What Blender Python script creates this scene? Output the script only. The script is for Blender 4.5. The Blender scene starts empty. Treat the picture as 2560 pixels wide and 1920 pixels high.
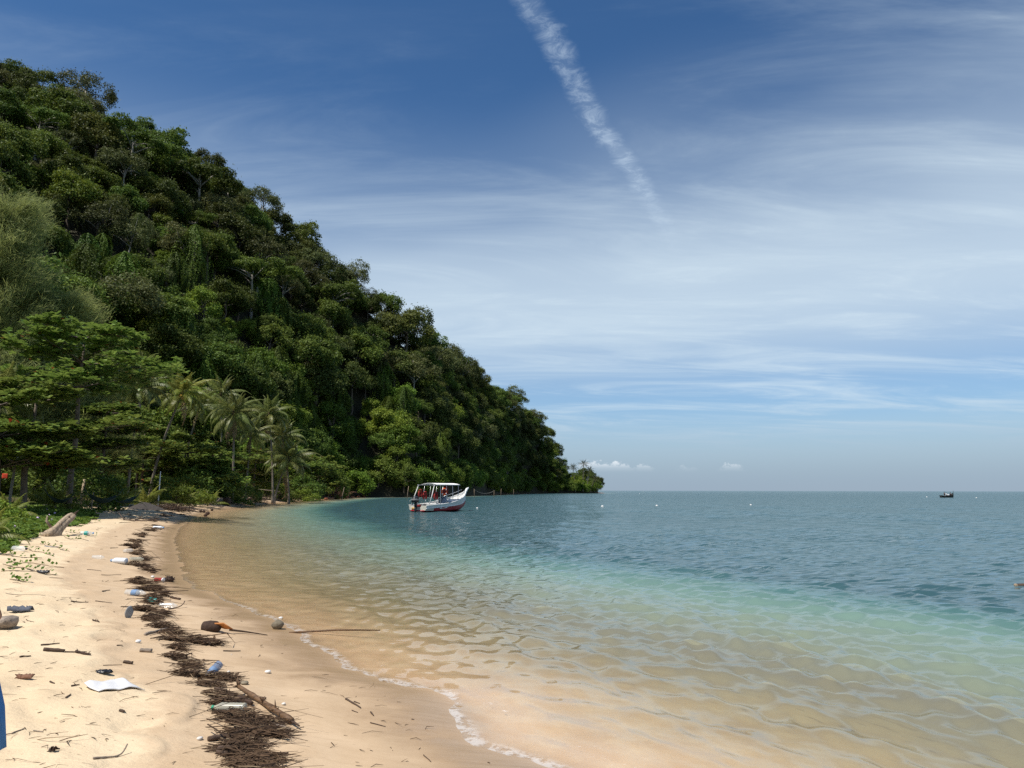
import bpy, math, random
import numpy as np
from mathutils import Vector, Matrix, Euler

scene = bpy.context.scene
col = scene.collection
R = math.radians

# ------------------------------------------------------------------ camera
FPX, PW, PH = 1775.0, 2560.0, 1920.0
CAM = np.array([0.0, 0.0, 2.0])
PITCH = math.atan((1226.1 - 960) / FPX)
ROLL = 0.0019
cam_d = bpy.data.cameras.new('camera')
cam_d.sensor_fit = 'HORIZONTAL'
cam_d.angle = 2 * math.atan(PW / 2 / FPX)
cam_d.clip_start, cam_d.clip_end = 0.05, 60000
cam = bpy.data.objects.new('camera', cam_d)
CAMROT = Matrix.Rotation(math.pi / 2 + PITCH, 3, 'X') @ Matrix.Rotation(ROLL, 3, 'Z')
cam.rotation_euler = CAMROT.to_euler()
cam.location = CAM
col.objects.link(cam)
scene.camera = cam

# ------------------------------------------------------------------ sun and sky
SUN_EL, SUN_AZ = R(64), R(-130)            # azimuth from +Y towards +X
SUNV = Vector((math.sin(SUN_AZ) * math.cos(SUN_EL), math.cos(SUN_AZ) * math.cos(SUN_EL), math.sin(SUN_EL)))
sun_d = bpy.data.lights.new('sun', 'SUN')
sun_d.energy, sun_d.angle, sun_d.color = 4.6, R(0.55), (1.0, 0.94, 0.85)
sun = bpy.data.objects.new('sun', sun_d)
sun.rotation_euler = SUNV.to_track_quat('Z', 'Y').to_euler()
sun.location = (0, 0, 60)
col.objects.link(sun)

def build_world():
    w = bpy.data.worlds.new('World'); scene.world = w; w.use_nodes = True
    nt = w.node_tree; nt.nodes.clear(); N, L = nt.nodes.new, nt.links.new
    def val(x): return x
    def math_(op, a, b=None, c=None, clamp=False):
        n = N('ShaderNodeMath'); n.operation = op; n.use_clamp = clamp
        for i, v in enumerate((a, b, c)):
            if v is None: continue
            if isinstance(v, (int, float)): n.inputs[i].default_value = v
            else: L(v, n.inputs[i])
        return n.outputs[0]
    def ramp(v, a, b, inv=False):
        n = N('ShaderNodeMapRange'); n.interpolation_type = 'SMOOTHSTEP'
        L(v, n.inputs[0]); n.inputs[1].default_value = a; n.inputs[2].default_value = b
        n.inputs[3].default_value, n.inputs[4].default_value = (1, 0) if inv else (0, 1)
        return n.outputs[0]
    sky = N('ShaderNodeTexSky'); sky.sky_type = 'NISHITA'; sky.sun_disc = False
    sky.sun_elevation = SUN_EL; sky.sun_rotation = SUN_AZ
    sky.air_density, sky.dust_density, sky.ozone_density = 0.8, 0.1, 1.8
    tc = N('ShaderNodeTexCoord')
    sep = N('ShaderNodeSeparateXYZ'); L(tc.outputs['Generated'], sep.inputs[0])
    dx, dy, dz = sep.outputs
    z = math_('MAXIMUM', dz, 0.02)
    px, py = math_('DIVIDE', dx, z), math_('DIVIDE', dy, z)
    # flattened coordinates keep the far veil from shimmering at the horizon
    zz = math_('ADD', z, 0.10)
    qx, qy = math_('DIVIDE', dx, zz), math_('DIVIDE', dy, zz)
    def vec(x, y, zc=0.0):
        c = N('ShaderNodeCombineXYZ')
        for i, v in enumerate((x, y, zc)):
            if isinstance(v, (int, float)): c.inputs[i].default_value = v
            else: L(v, c.inputs[i])
        return c.outputs[0]
    def noise(v, scale, detail=6, rough=0.55, loc=(0, 0, 0), rot=0, scl=(1, 1, 1), dist=0.0):
        m = N('ShaderNodeMapping'); L(v, m.inputs[0])
        m.inputs['Location'].default_value = loc; m.inputs['Rotation'].default_value = (0, 0, rot); m.inputs['Scale'].default_value = scl
        n = N('ShaderNodeTexNoise'); n.inputs['Scale'].default_value = scale; n.inputs['Detail'].default_value = detail
        n.inputs['Roughness'].default_value = rough; n.inputs['Distortion'].default_value = dist
        L(m.outputs[0], n.inputs['Vector']); return n.outputs['Fac']
    q = vec(qx, qy); p = vec(px, py)
    # cirrus: broad soft sheets, fibrous wisps
    sheet = noise(q, 0.42, 3, 0.5, SHEET_LOC, R(25), (0.8, 1.2, 1), 0.5)
    wisp = noise(q, 1.5, 8, 0.62, (0.3, 5.0, 0), R(-48), (0.55, 1.7, 1), 0.9)
    fine = noise(q, 5.0, 8, 0.68, (2.3, 1.0, 0), R(-42), (0.6, 1.8, 1), 1.2)
    s2 = ramp(sheet, 0.36, 0.64); s1 = ramp(wisp, 0.40, 0.72); s3 = ramp(fine, 0.44, 0.72)
    # the veil is a layer seen edge-on: thickest near 15 degrees up, ragged upper side
    dzs = math_('SUBTRACT', dz, math_('MULTIPLY', math_('SUBTRACT', s2, 0.35), 0.15))
    dzs = math_('SUBTRACT', dzs, math_('MULTIPLY', math_('SUBTRACT', s1, 0.4), 0.06))
    up = ramp(math_('ADD', dz, math_('MULTIPLY', math_('SUBTRACT', s1, 0.5), 0.03)), 0.07, 0.24); dn = ramp(dzs, 0.22, 0.60, True)
    veil = math_('MULTIPLY', up, dn)
    wis = math_('MULTIPLY', math_('ADD', math_('MULTIPLY', s1, 0.6), math_('MULTIPLY', math_('MULTIPLY', s3, s1), 0.7)), math_('ADD', 0.06, math_('MULTIPLY', s2, 0.22)))
    dens = math_('ADD', math_('MULTIPLY', veil, 0.82), math_('MULTIPLY', wis, math_('ADD', 0.55, math_('MULTIPLY', up, 0.25))))
    low = math_('MULTIPLY', math_('MULTIPLY', ramp(dz, 0.03, 0.09), ramp(dz, 0.10, 0.20, True)), math_('MULTIPLY', s1, 0.40))
    dens = math_('ADD', math_('ADD', dens, low), math_('MULTIPLY', ramp(dz, 0.012, 0.14, True), 0.38))
    # contrail: a straight ragged trail in the cirrus layer
    ax, ay = 0.04, 1.34; ux, uy = 0.83, 1.92; ln = math.hypot(ux, uy); ux, uy = ux / ln, uy / ln
    rx, ry = math_('SUBTRACT', px, ax), math_('SUBTRACT', py, ay)
    t = math_('ADD', math_('MULTIPLY', rx, ux), math_('MULTIPLY', ry, uy))
    s = math_('SUBTRACT', math_('MULTIPLY', rx, uy), math_('MULTIPLY', ry, ux))
    ts = vec(t, s)
    wob = math_('MULTIPLY', math_('SUBTRACT', noise(ts, 2.2, 3, 0.5, (1, 2, 0)), 0.5), 0.11)
    s_ = math_('ADD', s, wob)
    rag = noise(ts, 16, 8, 0.74, (0, 0, 0), R(-20), (1.0, 0.85, 1), 0.7)
    wid = noise(ts, 3.0, 3, 0.6, (4, 0, 0), 0, (1, 0.1, 1))
    halfw = math_('ADD', 0.026, math_('MULTIPLY', wid, 0.042))
    halfw = math_('ADD', halfw, math_('MULTIPLY', math_('SUBTRACT', rag, 0.5), 0.060))
    edge = math_('SUBTRACT', 1.0, math_('DIVIDE', math_('ABSOLUTE', s_), halfw))
    body = ramp(edge, 0.0, 0.9)
    tex = ramp(rag, 0.40, 0.70)
    rim = math_('MULTIPLY', ramp(edge, 0.0, 0.10), ramp(edge, 0.12, 0.55, True))
    trail = math_('MULTIPLY', body, math_('ADD', math_('ADD', 0.09, math_('MULTIPLY', tex, 0.34)), math_('MULTIPLY', rim, 0.0)))
    # the trail breaks up towards the horizon and thins upwards
    patch = ramp(noise(ts, 1.6, 3, 0.5, (7.7, 0, 0), 0, (1, 0.2, 1)), 0.30, 0.58)
    far = ramp(t, 0.75, 1.9, True)
    front = ramp(dy, 0.0, 0.2)
    trail = math_('MULTIPLY', math_('MULTIPLY', trail, far), math_('MULTIPLY', front, math_('ADD', 0.30, math_('MULTIPLY', patch, 0.70))))
    # small fair weather cumulus low on the horizon
    az = math_('ARCTAN2', dx, dy)
    cu = vec(az, dz)
    puff = noise(cu, 75, 6, 0.66, (0.2, 0.9, 0), 0, (1.0, 1.3, 1))
    top = None
    for a0, w0, h0 in ((0.066, 0.020, 0.017), (0.108, 0.022, 0.019), (0.145, 0.026, 0.016), (0.183, 0.014, 0.011), (0.298, 0.017, 0.013), (0.24, 0.02, 0.006), (0.9, 0.04, 0.02), (1.3, 0.03, 0.014),
                       (1.9, 0.04, 0.02), (2.5, 0.03, 0.016), (-0.5, 0.04, 0.015), (-1.1, 0.03, 0.02), (-1.9, 0.04, 0.018), (-2.6, 0.03, 0.015)):
        k = math_('MULTIPLY', ramp(math_('ABSOLUTE', math_('SUBTRACT', az, a0)), 0.0, w0 * 1.6, True), h0 * 0.7)
        top = k if top is None else math_('MAXIMUM', top, k)
    has = ramp(top, 0.001, 0.006)
    top = math_('ADD', 0.029, math_('ADD', top, math_('MULTIPLY', math_('SUBTRACT', puff, 0.5), 0.034)))
    cum = math_('MULTIPLY', ramp(math_('SUBTRACT', top, dz), 0.0, 0.005), ramp(dz, 0.024, 0.035))
    cum = math_('MULTIPLY', cum, has)
    cumw = math_('MULTIPLY', cum, math_('ADD', 0.18, math_('MULTIPLY', ramp(dz, 0.030, 0.044), 0.62)))
    # colours (scene light units)
    hs = N('ShaderNodeHueSaturation'); hs.inputs['Saturation'].default_value = SKY_SAT; hs.inputs['Value'].default_value = 1.0
    L(sky.outputs[0], hs.inputs['Color'])
    def mix(a, b, fac):
        m = N('ShaderNodeMix'); m.data_type = 'RGBA'; m.clamp_factor = True
        for sk, v in ((m.inputs[6], a), (m.inputs[7], b)):
            if isinstance(v, tuple): sk.default_value = (*[k / SKY_STR for k in v], 1)
            else: L(v, sk)
        L(fac, m.inputs[0]); return m.outputs[2]
    c = mix(hs.outputs[0], VEIL, math_('MULTIPLY', dens, 0.86, clamp=True))
    hz = mix(c, HORIZ, math_('MULTIPLY', ramp(dz, 0.0, 0.14, True), 0.85))
    c = mix(hz, (0.60, 0.72, 0.84), trail)
    c = mix(c, (0.80, 0.84, 0.88), cumw)
    bg = N('ShaderNodeBackground'); bg.inputs['Strength'].default_value = SKY_STR
    L(c, bg.inputs['Color'])
    out = N('ShaderNodeOutputWorld'); L(bg.outputs[0], out.inputs[0])
SKY_STR, SKY_SAT = 0.095, 1.22
VEIL = (0.565, 0.67, 0.745)
HORIZ = (0.205, 0.290, 0.405)
SHEET_LOC = (3.7, 2.2, 0)
build_world()

vs = scene.view_settings
vs.view_transform, vs.look, vs.exposure, vs.gamma = 'Standard', 'None', 0.28, 1.0
vs.use_curve_mapping = False
cy = scene.cycles
cy.max_bounces, cy.diffuse_bounces, cy.glossy_bounces, cy.transmission_bounces, cy.transparent_max_bounces = 6, 3, 3, 4, 12
cy.caustics_reflective = cy.caustics_refractive = False
cy.sample_clamp_indirect = 4.0
cy.use_denoising = False

# ------------------------------------------------------------------ helpers
rng = np.random.default_rng(7)
random.seed(7)

def mesh_np(name, verts, quads=None, tris=None, smooth=False, attrs=None):
    """fast mesh from arrays; attrs = {name: (domain, per-element floats)}"""
    me = bpy.data.meshes.new(name)
    v = np.asarray(verts, dtype=np.float32).reshape(-1, 3)
    q = np.zeros((0, 4), np.int32) if quads is None or len(quads) == 0 else np.asarray(quads, np.int32).reshape(-1, 4)
    t = np.zeros((0, 3), np.int32) if tris is None or len(tris) == 0 else np.asarray(tris, np.int32).reshape(-1, 3)
    me.vertices.add(len(v)); me.vertices.foreach_set('co', v.ravel())
    loops = np.concatenate([q.ravel(), t.ravel()])
    me.loops.add(len(loops)); me.loops.foreach_set('vertex_index', loops)
    starts = np.concatenate([np.arange(len(q)) * 4, len(q) * 4 + np.arange(len(t)) * 3]).astype(np.int32)
    me.polygons.add(len(q) + len(t)); me.polygons.foreach_set('loop_start', starts)
    if smooth:
        me.polygons.foreach_set('use_smooth', np.ones(len(q) + len(t), bool))
    for k, (dom, a) in (attrs or {}).items():
        at = me.attributes.new(k, 'FLOAT', dom)
        at.data.foreach_set('value', np.asarray(a, np.float32))
    me.update(calc_edges=True); me.validate()
    return me

class MB:
    """collects tubes, boxes, lathes into one mesh"""
    def __init__(s): s.v, s.q, s.t, s.n = [], [], [], 0
    def add(s, v, q=None, t=None):
        v = np.asarray(v, float).reshape(-1, 3)
        s.v.append(v)
        if q is not None and len(q): s.q.append(np.asarray(q, int).reshape(-1, 4) + s.n)
        if t is not None and len(t): s.t.append(np.asarray(t, int).reshape(-1, 3) + s.n)
        s.n += len(v); return s
    def tube(s, pts, rad, sides=6, cap=True, rough=0.0):
        pts = np.asarray(pts, float); n = len(pts)
        rad = np.full(n, rad) if np.isscalar(rad) else np.asarray(rad, float)
        d = np.gradient(pts, axis=0); d /= np.linalg.norm(d, axis=1, keepdims=True) + 1e-9
        ref = np.array([0, 0, 1.0]) if abs(d[:, 2]).mean() < 0.8 else np.array([1.0, 0, 0])
        a = np.cross(d, ref); a /= np.linalg.norm(a, axis=1, keepdims=True) + 1e-9
        b = np.cross(d, a)
        th = np.arange(sides) * 2 * math.pi / sides
        rr = rad[:, None] * (1 + (rng.uniform(-rough, rough, (n, sides)) if rough else 0))
        v = pts[:, None, :] + rr[:, :, None] * (np.cos(th)[None, :, None] * a[:, None, :] + np.sin(th)[None, :, None] * b[:, None, :])
        q = [(i * sides + j, i * sides + (j + 1) % sides, (i + 1) * sides + (j + 1) % sides, (i + 1) * sides + j) for i in range(n - 1) for j in range(sides)]
        t = []
        v = v.reshape(-1, 3)
        if cap:
            v = np.vstack([v, pts[0], pts[-1]]); c0, c1 = n * sides, n * sides + 1
            for j in range(sides):
                t.append((c0, (j + 1) % sides, j)); t.append((c1, (n - 1) * sides + j, (n - 1) * sides + (j + 1) % sides))
        return s.add(v, q, t)
    def box(s, c, size, rot=None):
        x, y, z = np.asarray(size, float) / 2
        v = np.array([(a * x, b * y, e * z) for a in (-1, 1) for b in (-1, 1) for e in (-1, 1)])
        if rot is not None: v = v @ np.array(rot).T
        return s.add(v + np.asarray(c, float), [(0, 1, 3, 2), (4, 6, 7, 5), (0, 4, 5, 1), (2, 3, 7, 6), (0, 2, 6, 4), (1, 5, 7, 3)])
    def lathe(s, prof, sides=12, axis='z'):
        prof = np.asarray(prof, float); n = len(prof); th = np.arange(sides) * 2 * math.pi / sides
        v = np.stack([prof[:, 0:1] * np.cos(th), prof[:, 0:1] * np.sin(th), np.repeat(prof[:, 1:2], sides, 1)], -1)
        if axis == 'x': v = v[..., [2, 0, 1]]
        q = [(i * sides + j, i * sides + (j + 1) % sides, (i + 1) * sides + (j + 1) % sides, (i + 1) * sides + j) for i in range(n - 1) for j in range(sides)]
        v = v.reshape(-1, 3); m = len(v); v = np.vstack([v, v[:sides].mean(0), v[-sides:].mean(0)])
        t = [(m, (j + 1) % sides, j) for j in range(sides)] + [(m + 1, m - sides + j, m - sides + (j + 1) % sides) for j in range(sides)]
        return s.add(v, q, t)
    def mesh(s, name, smooth=False):
        return mesh_np(name, np.vstack(s.v), np.vstack(s.q) if s.q else None, np.vstack(s.t) if s.t else None, smooth)

def obj(name, me, mat=None, parent=None, loc=(0, 0, 0), rot=(0, 0, 0), scale=(1, 1, 1)):
    o = bpy.data.objects.new(name, me)
    if mat is not None and me is not None and not me.materials: me.materials.append(mat)
    o.location, o.rotation_euler, o.scale = loc, rot, scale
    o.parent = parent
    col.objects.link(o); return o

def tag(o, label=None, cat=None, group=None, kind=None):
    if label and cat and not kind: kind = 'thing'
    for k, v in (('label', label), ('category', cat), ('group', group), ('kind', kind)):
        if v: o[k] = v
    return o

def thing(name, label, cat, loc=(0, 0, 0), rz=0.0, group=None, scale=(1, 1, 1)):
    o = bpy.data.objects.new(name, None); o.empty_display_size = 0.3
    o.location, o.rotation_euler, o.scale = loc, (0, 0, rz), scale
    col.objects.link(o)
    return tag(o, label, cat, group)

def copy_tree(src, parent=None):
    c = src.copy(); col.objects.link(c); c.parent = parent
    for ch in [k for k in src.children]:
        copy_tree(ch, c)
    return c

def smoothnoise(x, y, s, seed=0):
    """cheap band-limited value noise in -1..1"""
    r = np.random.default_rng(seed); a = np.zeros(np.broadcast(x, y).shape)
    for i in range(7):
        th = r.uniform(0, 2 * math.pi); k = 2 * math.pi / s * r.uniform(0.6, 1.7)
        a = a + np.sin(k * (np.cos(th) * x + np.sin(th) * y) + r.uniform(0, 6.28))
    return a / 4.0

# ------------------------------------------------------------------ materials
def new_mat(name):
    m = bpy.data.materials.new(name); m.use_nodes = True
    nt = m.node_tree; nt.nodes.clear()
    return m, nt, nt.nodes.new, nt.links.new

def simple(name, c, rough=0.7, var=0.25, scale=8.0, bump=0.0, metal=0.0, spec=0.4, c2=None, alpha=1.0, trans=0.0, sx=(1, 1, 1)):
    """coloured surface with noise mottling and relief"""
    m, nt, N, L = new_mat(name)
    p = N('ShaderNodeBsdfPrincipled'); o = N('ShaderNodeOutputMaterial'); L(p.outputs[0], o.inputs[0])
    tc = N('ShaderNodeTexCoord'); mp = N('ShaderNodeMapping'); L(tc.outputs['Object'], mp.inputs[0]); mp.inputs['Scale'].default_value = sx
    n = N('ShaderNodeTexNoise'); n.inputs['Scale'].default_value = scale; n.inputs['Detail'].default_value = 6; n.inputs['Roughness'].default_value = 0.65
    L(mp.outputs[0], n.inputs['Vector'])
    r = N('ShaderNodeValToRGB'); r.color_ramp.elements[0].position, r.color_ramp.elements[1].position = 0.3, 0.72
    a = tuple(x * (1 - var) for x in c); b = c2 if c2 else tuple(min(1, x * (1 + var)) for x in c)
    r.color_ramp.elements[0].color, r.color_ramp.elements[1].color = (*a, 1), (*b, 1)
    L(n.outputs['Fac'], r.inputs[0])
    oi = N('ShaderNodeObjectInfo'); hv = N('ShaderNodeHueSaturation')
    mr = N('ShaderNodeMapRange'); L(oi.outputs['Random'], mr.inputs[0]); mr.inputs[3].default_value, mr.inputs[4].default_value = 0.85, 1.15
    L(mr.outputs[0], hv.inputs['Value']); L(r.outputs[0], hv.inputs['Color'])
    L(hv.outputs[0], p.inputs['Base Color'])
    p.inputs['Roughness'].default_value = rough; p.inputs['Metallic'].default_value = metal
    p.inputs['Specular IOR Level'].default_value = spec
    p.inputs['Alpha'].default_value = alpha; p.inputs['Transmission Weight'].default_value = trans
    if bump:
        bp = N('ShaderNodeBump'); bp.inputs['Strength'].default_value = bump; bp.inputs['Distance'].default_value = 0.02
        L(n.outputs['Fac'], bp.inputs['Height']); L(bp.outputs[0], p.inputs['Normal'])
    return m

def leaf_mat(name, dark, light, trans=0.25, spec=0.16, rough=0.55, objvar=0.32, huevar=0.018, odd=None, oddshare=0.04):
    """leaf colour from the per-leaf tint attribute and the plant's own random value"""
    m, nt, N, L = new_mat(name)
    at = N('ShaderNodeAttribute'); at.attribute_name = 'tint'
    r = N('ShaderNodeValToRGB'); e = r.color_ramp.elements
    e[0].position, e[1].position = 0.0, 0.9; e[0].color, e[1].color = (*dark, 1), (*light, 1)
    if odd:
        k = e.new(1 - oddshare); k.color = (*light, 1); k = e.new(1 - oddshare + 0.005); k.color = (*odd, 1)
    L(at.outputs['Fac'], r.inputs[0])
    oi = N('ShaderNodeObjectInfo'); hv = N('ShaderNodeHueSaturation')
    mr = N('ShaderNodeMapRange'); L(oi.outputs['Random'], mr.inputs[0]); mr.inputs[3].default_value, mr.inputs[4].default_value = 1 - objvar, 1 + objvar
    mh = N('ShaderNodeMath'); mh.operation = 'MULTIPLY'; mh.inputs[1].default_value = 7.13; L(oi.outputs['Random'], mh.inputs[0])
    mf = N('ShaderNodeMath'); mf.operation = 'FRACT'; L(mh.outputs[0], mf.inputs[0])
    m2 = N('ShaderNodeMapRange'); L(mf.outputs[0], m2.inputs[0]); m2.inputs[3].default_value, m2.inputs[4].default_value = 0.5 - huevar, 0.5 + huevar
    L(m2.outputs[0], hv.inputs['Hue']); L(mr.outputs[0], hv.inputs['Value']); L(r.outputs[0], hv.inputs['Color'])
    p = N('ShaderNodeBsdfPrincipled'); L(hv.outputs[0], p.inputs['Base Color'])
    p.inputs['Roughness'].default_value = rough; p.inputs['Specular IOR Level'].default_value = spec
    t = N('ShaderNodeBsdfTranslucent')
    hs2 = N('ShaderNodeHueSaturation'); hs2.inputs['Hue'].default_value = 0.485; hs2.inputs['Value'].default_value = 1.5; L(hv.outputs[0], hs2.inputs['Color']); L(hs2.outputs[0], t.inputs['Color'])
    mx = N('ShaderNodeMixShader'); mx.inputs[0].default_value = trans; L(p.outputs[0], mx.inputs[1]); L(t.outputs[0], mx.inputs[2])
    o = N('ShaderNodeOutputMaterial'); L(mx.outputs[0], o.inputs[0])
    return m

M = {}
M['leaf_dark'] = leaf_mat('leaf_dark', (0.0349, 0.0538, 0.0124), (0.1141, 0.1366, 0.0298))
M['leaf_mid'] = leaf_mat('leaf_mid', (0.0396, 0.0739, 0.0124), (0.1305, 0.1848, 0.0315))
M['leaf_bright'] = leaf_mat('leaf_bright', (0.0559, 0.1064, 0.0124), (0.1864, 0.2576, 0.0347))
M['leaf_grey'] = leaf_mat('leaf_grey', (0.0466, 0.0605, 0.0199), (0.1340, 0.1512, 0.0513))
M['leaf_vine'] = leaf_mat('leaf_vine', (0.0336, 0.0672, 0.0092), (0.1098, 0.1736, 0.0230), trans=0.22)
M['leaf_almond'] = leaf_mat('leaf_almond', (0.0463, 0.0926, 0.0172), (0.2077, 0.2777, 0.0570), trans=0.25, spec=0.28, rough=0.42, odd=(0.22, 0.045, 0.015), oddshare=0.02, objvar=0.12)
M['leaf_casuarina'] = leaf_mat('leaf_casuarina', (0.1037, 0.1344, 0.0384), (0.3477, 0.3840, 0.1344), trans=0.4, spec=0.2, objvar=0.1)
M['leaf_creeper'] = leaf_mat('leaf_creeper', (0.045, 0.095, 0.014), (0.150, 0.240, 0.040), trans=0.3, objvar=0.05)
M['leaf_grass'] = leaf_mat('leaf_grass', (0.0650, 0.1300, 0.0198), (0.1950, 0.2860, 0.0495), trans=0.3, objvar=0.05)
M['frond'] = leaf_mat('frond', (0.065, 0.092, 0.02), (0.215, 0.24, 0.072), trans=0.32, spec=0.32, rough=0.42, objvar=0.22)
M['frond_bright'] = leaf_mat('frond_bright', (0.09, 0.125, 0.02), (0.27, 0.295, 0.065), trans=0.35, spec=0.32, rough=0.42, objvar=0.2)
M['frond_dead'] = leaf_mat('frond_dead', (0.12, 0.085, 0.045), (0.30, 0.22, 0.12), trans=0.2, objvar=0.2)
M['frond_far'] = leaf_mat('frond_far', (0.035, 0.045, 0.018), (0.09, 0.10, 0.04), trans=0.25, objvar=0.15)
M['bark'] = simple('bark', (0.13, 0.105, 0.08), 0.9, 0.45, 3.0, 0.6)
M['bark_pale'] = simple('bark_pale', (0.30, 0.28, 0.24), 0.9, 0.35, 2.0, 0.4)
M['palm_bark'] = simple('palm_bark', (0.20, 0.17, 0.135), 0.9, 0.35, 2.5, 0.5, sx=(1, 1, 6))
# ------------------------------------------------------------------ land form
SHORE = [(900, -260), (200, -62), (40, -14), (14, -4.2), (6, -0.4), (3, 1.9), (1.2, 3.9), (0.35, 5.53), (0.08, 5.78), (-0.24, 6.0), (-0.35, 6.57), (-0.53, 7.11), (-0.76, 7.42), (-1.2, 7.85),
         (-1.87, 8.43), (-2.11, 9.0), (-2.61, 9.79), (-3.08, 10.56), (-3.68, 11.48), (-4.73, 12.82), (-5.58, 13.9), (-6.53, 15.06), (-7.96, 17.67), (-10.37, 22.61),
         (-14.01, 30.01), (-17.98, 39.24), (-22.91, 52.1), (-28.07, 67.68), (-31.56, 83.82), (-35.84, 110.15), (-39.95, 150), (-41, 172), (-44, 192), (-38, 201), (-29.5, 205), (-21, 235), (-12, 296), (-3, 365),
         (5, 436), (17, 470), (34, 496), (52, 522), (66, 541), (74, 556), (70, 590), (30, 660), (-120, 860), (-700, 1100)]
LANDPOLY = np.array(SHORE + [(-3000, 1100), (-3000, -900), (900, -900)], float)
SH = np.array(SHORE, float)

def inland(x, y):
    """signed distance to the waterline, positive on land"""
    x, y = np.asarray(x, float), np.asarray(y, float); shp = np.broadcast(x, y).shape
    X, Y = np.broadcast_to(x, shp).ravel(), np.broadcast_to(y, shp).ravel()
    d = np.full(X.shape, 1e9)
    for a, b in zip(SH[:-1], SH[1:]):
        e = b - a; L2 = e @ e
        t = np.clip(((X - a[0]) * e[0] + (Y - a[1]) * e[1]) / L2, 0, 1)
        d = np.minimum(d, (X - a[0] - t * e[0]) ** 2 + (Y - a[1] - t * e[1]) ** 2)
    ins = np.zeros(X.shape, bool); P = LANDPOLY
    for a, b in zip(P, np.roll(P, -1, 0)):
        c = (a[1] > Y) != (b[1] > Y)
        ins ^= c & (X < (b[0] - a[0]) * (Y - a[1]) / (b[1] - a[1] + 1e-12) + a[0])
    return (np.sqrt(d) * np.where(ins, 1, -1)).reshape(shp)

PRO_S = [-3000, -600, -200, -90, -45, -25, -14, -10, -7, -4, -2, -1, 0, 0.6, 1.4, 2.2, 3, 5, 10, 20, 60, 200]
PRO_Z = [-14, -12, -9, -6.5, -4.8, -3.6, -2.5, -1.75, -1.05, -0.50, -0.20, -0.09, 0, 0.07, 0.19, 0.32, 0.42, 0.52, 0.74, 1.0, 1.5, 2.4]
def ground(x, y):
    x, y = np.asarray(x, float), np.asarray(y, float)
    s = inland(x, y)
    r = np.hypot(x, y)
    z = np.interp(s, PRO_S, PRO_Z)
    s2 = np.clip(s, 0, 8) / 8
    z = z + 0.032 * s2 * smoothnoise(x, y, 2.6, 3) + 0.02 * np.clip(s / 2.5, 0, 1) * smoothnoise(x, y, 0.8, 4)
    z = z + 0.010 * np.clip(1 - np.abs(s) / 4, 0, 1) * smoothnoise(x, y, 1.3, 5)          # scallops at the waterline
    z = z - 0.02 * np.clip(-s / 3, 0, 1) * smoothnoise(x, y, 3.4, 8)                      # sand bars
    # trampled dry sand above the wrack line
    dry = np.clip((s - 2.6) / 0.8, 0, 1) * np.clip(1 - r / 40, 0, 1)
    z = z + dry * (0.018 * smoothnoise(x, y, 0.34, 11) + 0.010 * smoothnoise(x, y, 0.17, 12))
    # the low bluff scarp where the last tide cut the berm
    z = z + 0.028 * np.clip((s - 2.35 - 0.35 * smoothnoise(x, y, 0.9, 14)) / 0.10, 0, 1) * np.clip(1 - r / 60, 0, 1)
    return z

def px_ray(x, y):
    d = CAMROT @ Vector(((x - PW / 2) / FPX, -(y - PH / 2) / FPX, -1))
    return np.array(d)
def px_ground(x, y, level=None):
    """where the line of sight meets the ground (or a level plane)"""
    d = px_ray(x, y)
    if level is not None:
        t = (level - CAM[2]) / d[2]; p = CAM + d * t; return p
    ts = np.concatenate([np.linspace(1.5, 30, 600), np.linspace(30, 260, 1400)])
    P = CAM + ts[:, None] * d
    h = P[:, 2] - ground(P[:, 0], P[:, 1])
    k = int(np.argmax(h < 0)) if (h < 0).any() else len(ts) - 1
    p = P[k].copy(); p[2] = float(ground(p[0], p[1])); return p
def px_at(x, y, Y):
    d = px_ray(x, y); return CAM + d * (Y / d[1])

# ------------------------------------------------------------------ beach and seabed, one sheet
def polar(r, az):
    rr, aa = np.meshgrid(r, az, indexing='ij')
    n, m = rr.shape
    X, Y = rr * np.sin(aa), rr * np.cos(aa)
    i = np.arange(n - 1)[:, None] * m + np.arange(m - 1)[None, :]
    q = np.stack([i, i + 1, i + m + 1, i + m], -1).reshape(-1, 4)
    return X, Y, q
def sector(fine, wide=R(180)):
    a = np.concatenate([np.linspace(-wide, -R(48), 26)[:-1], np.linspace(-R(48), R(48), fine), np.linspace(R(48), wide, 26)[1:]])
    return a

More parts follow.
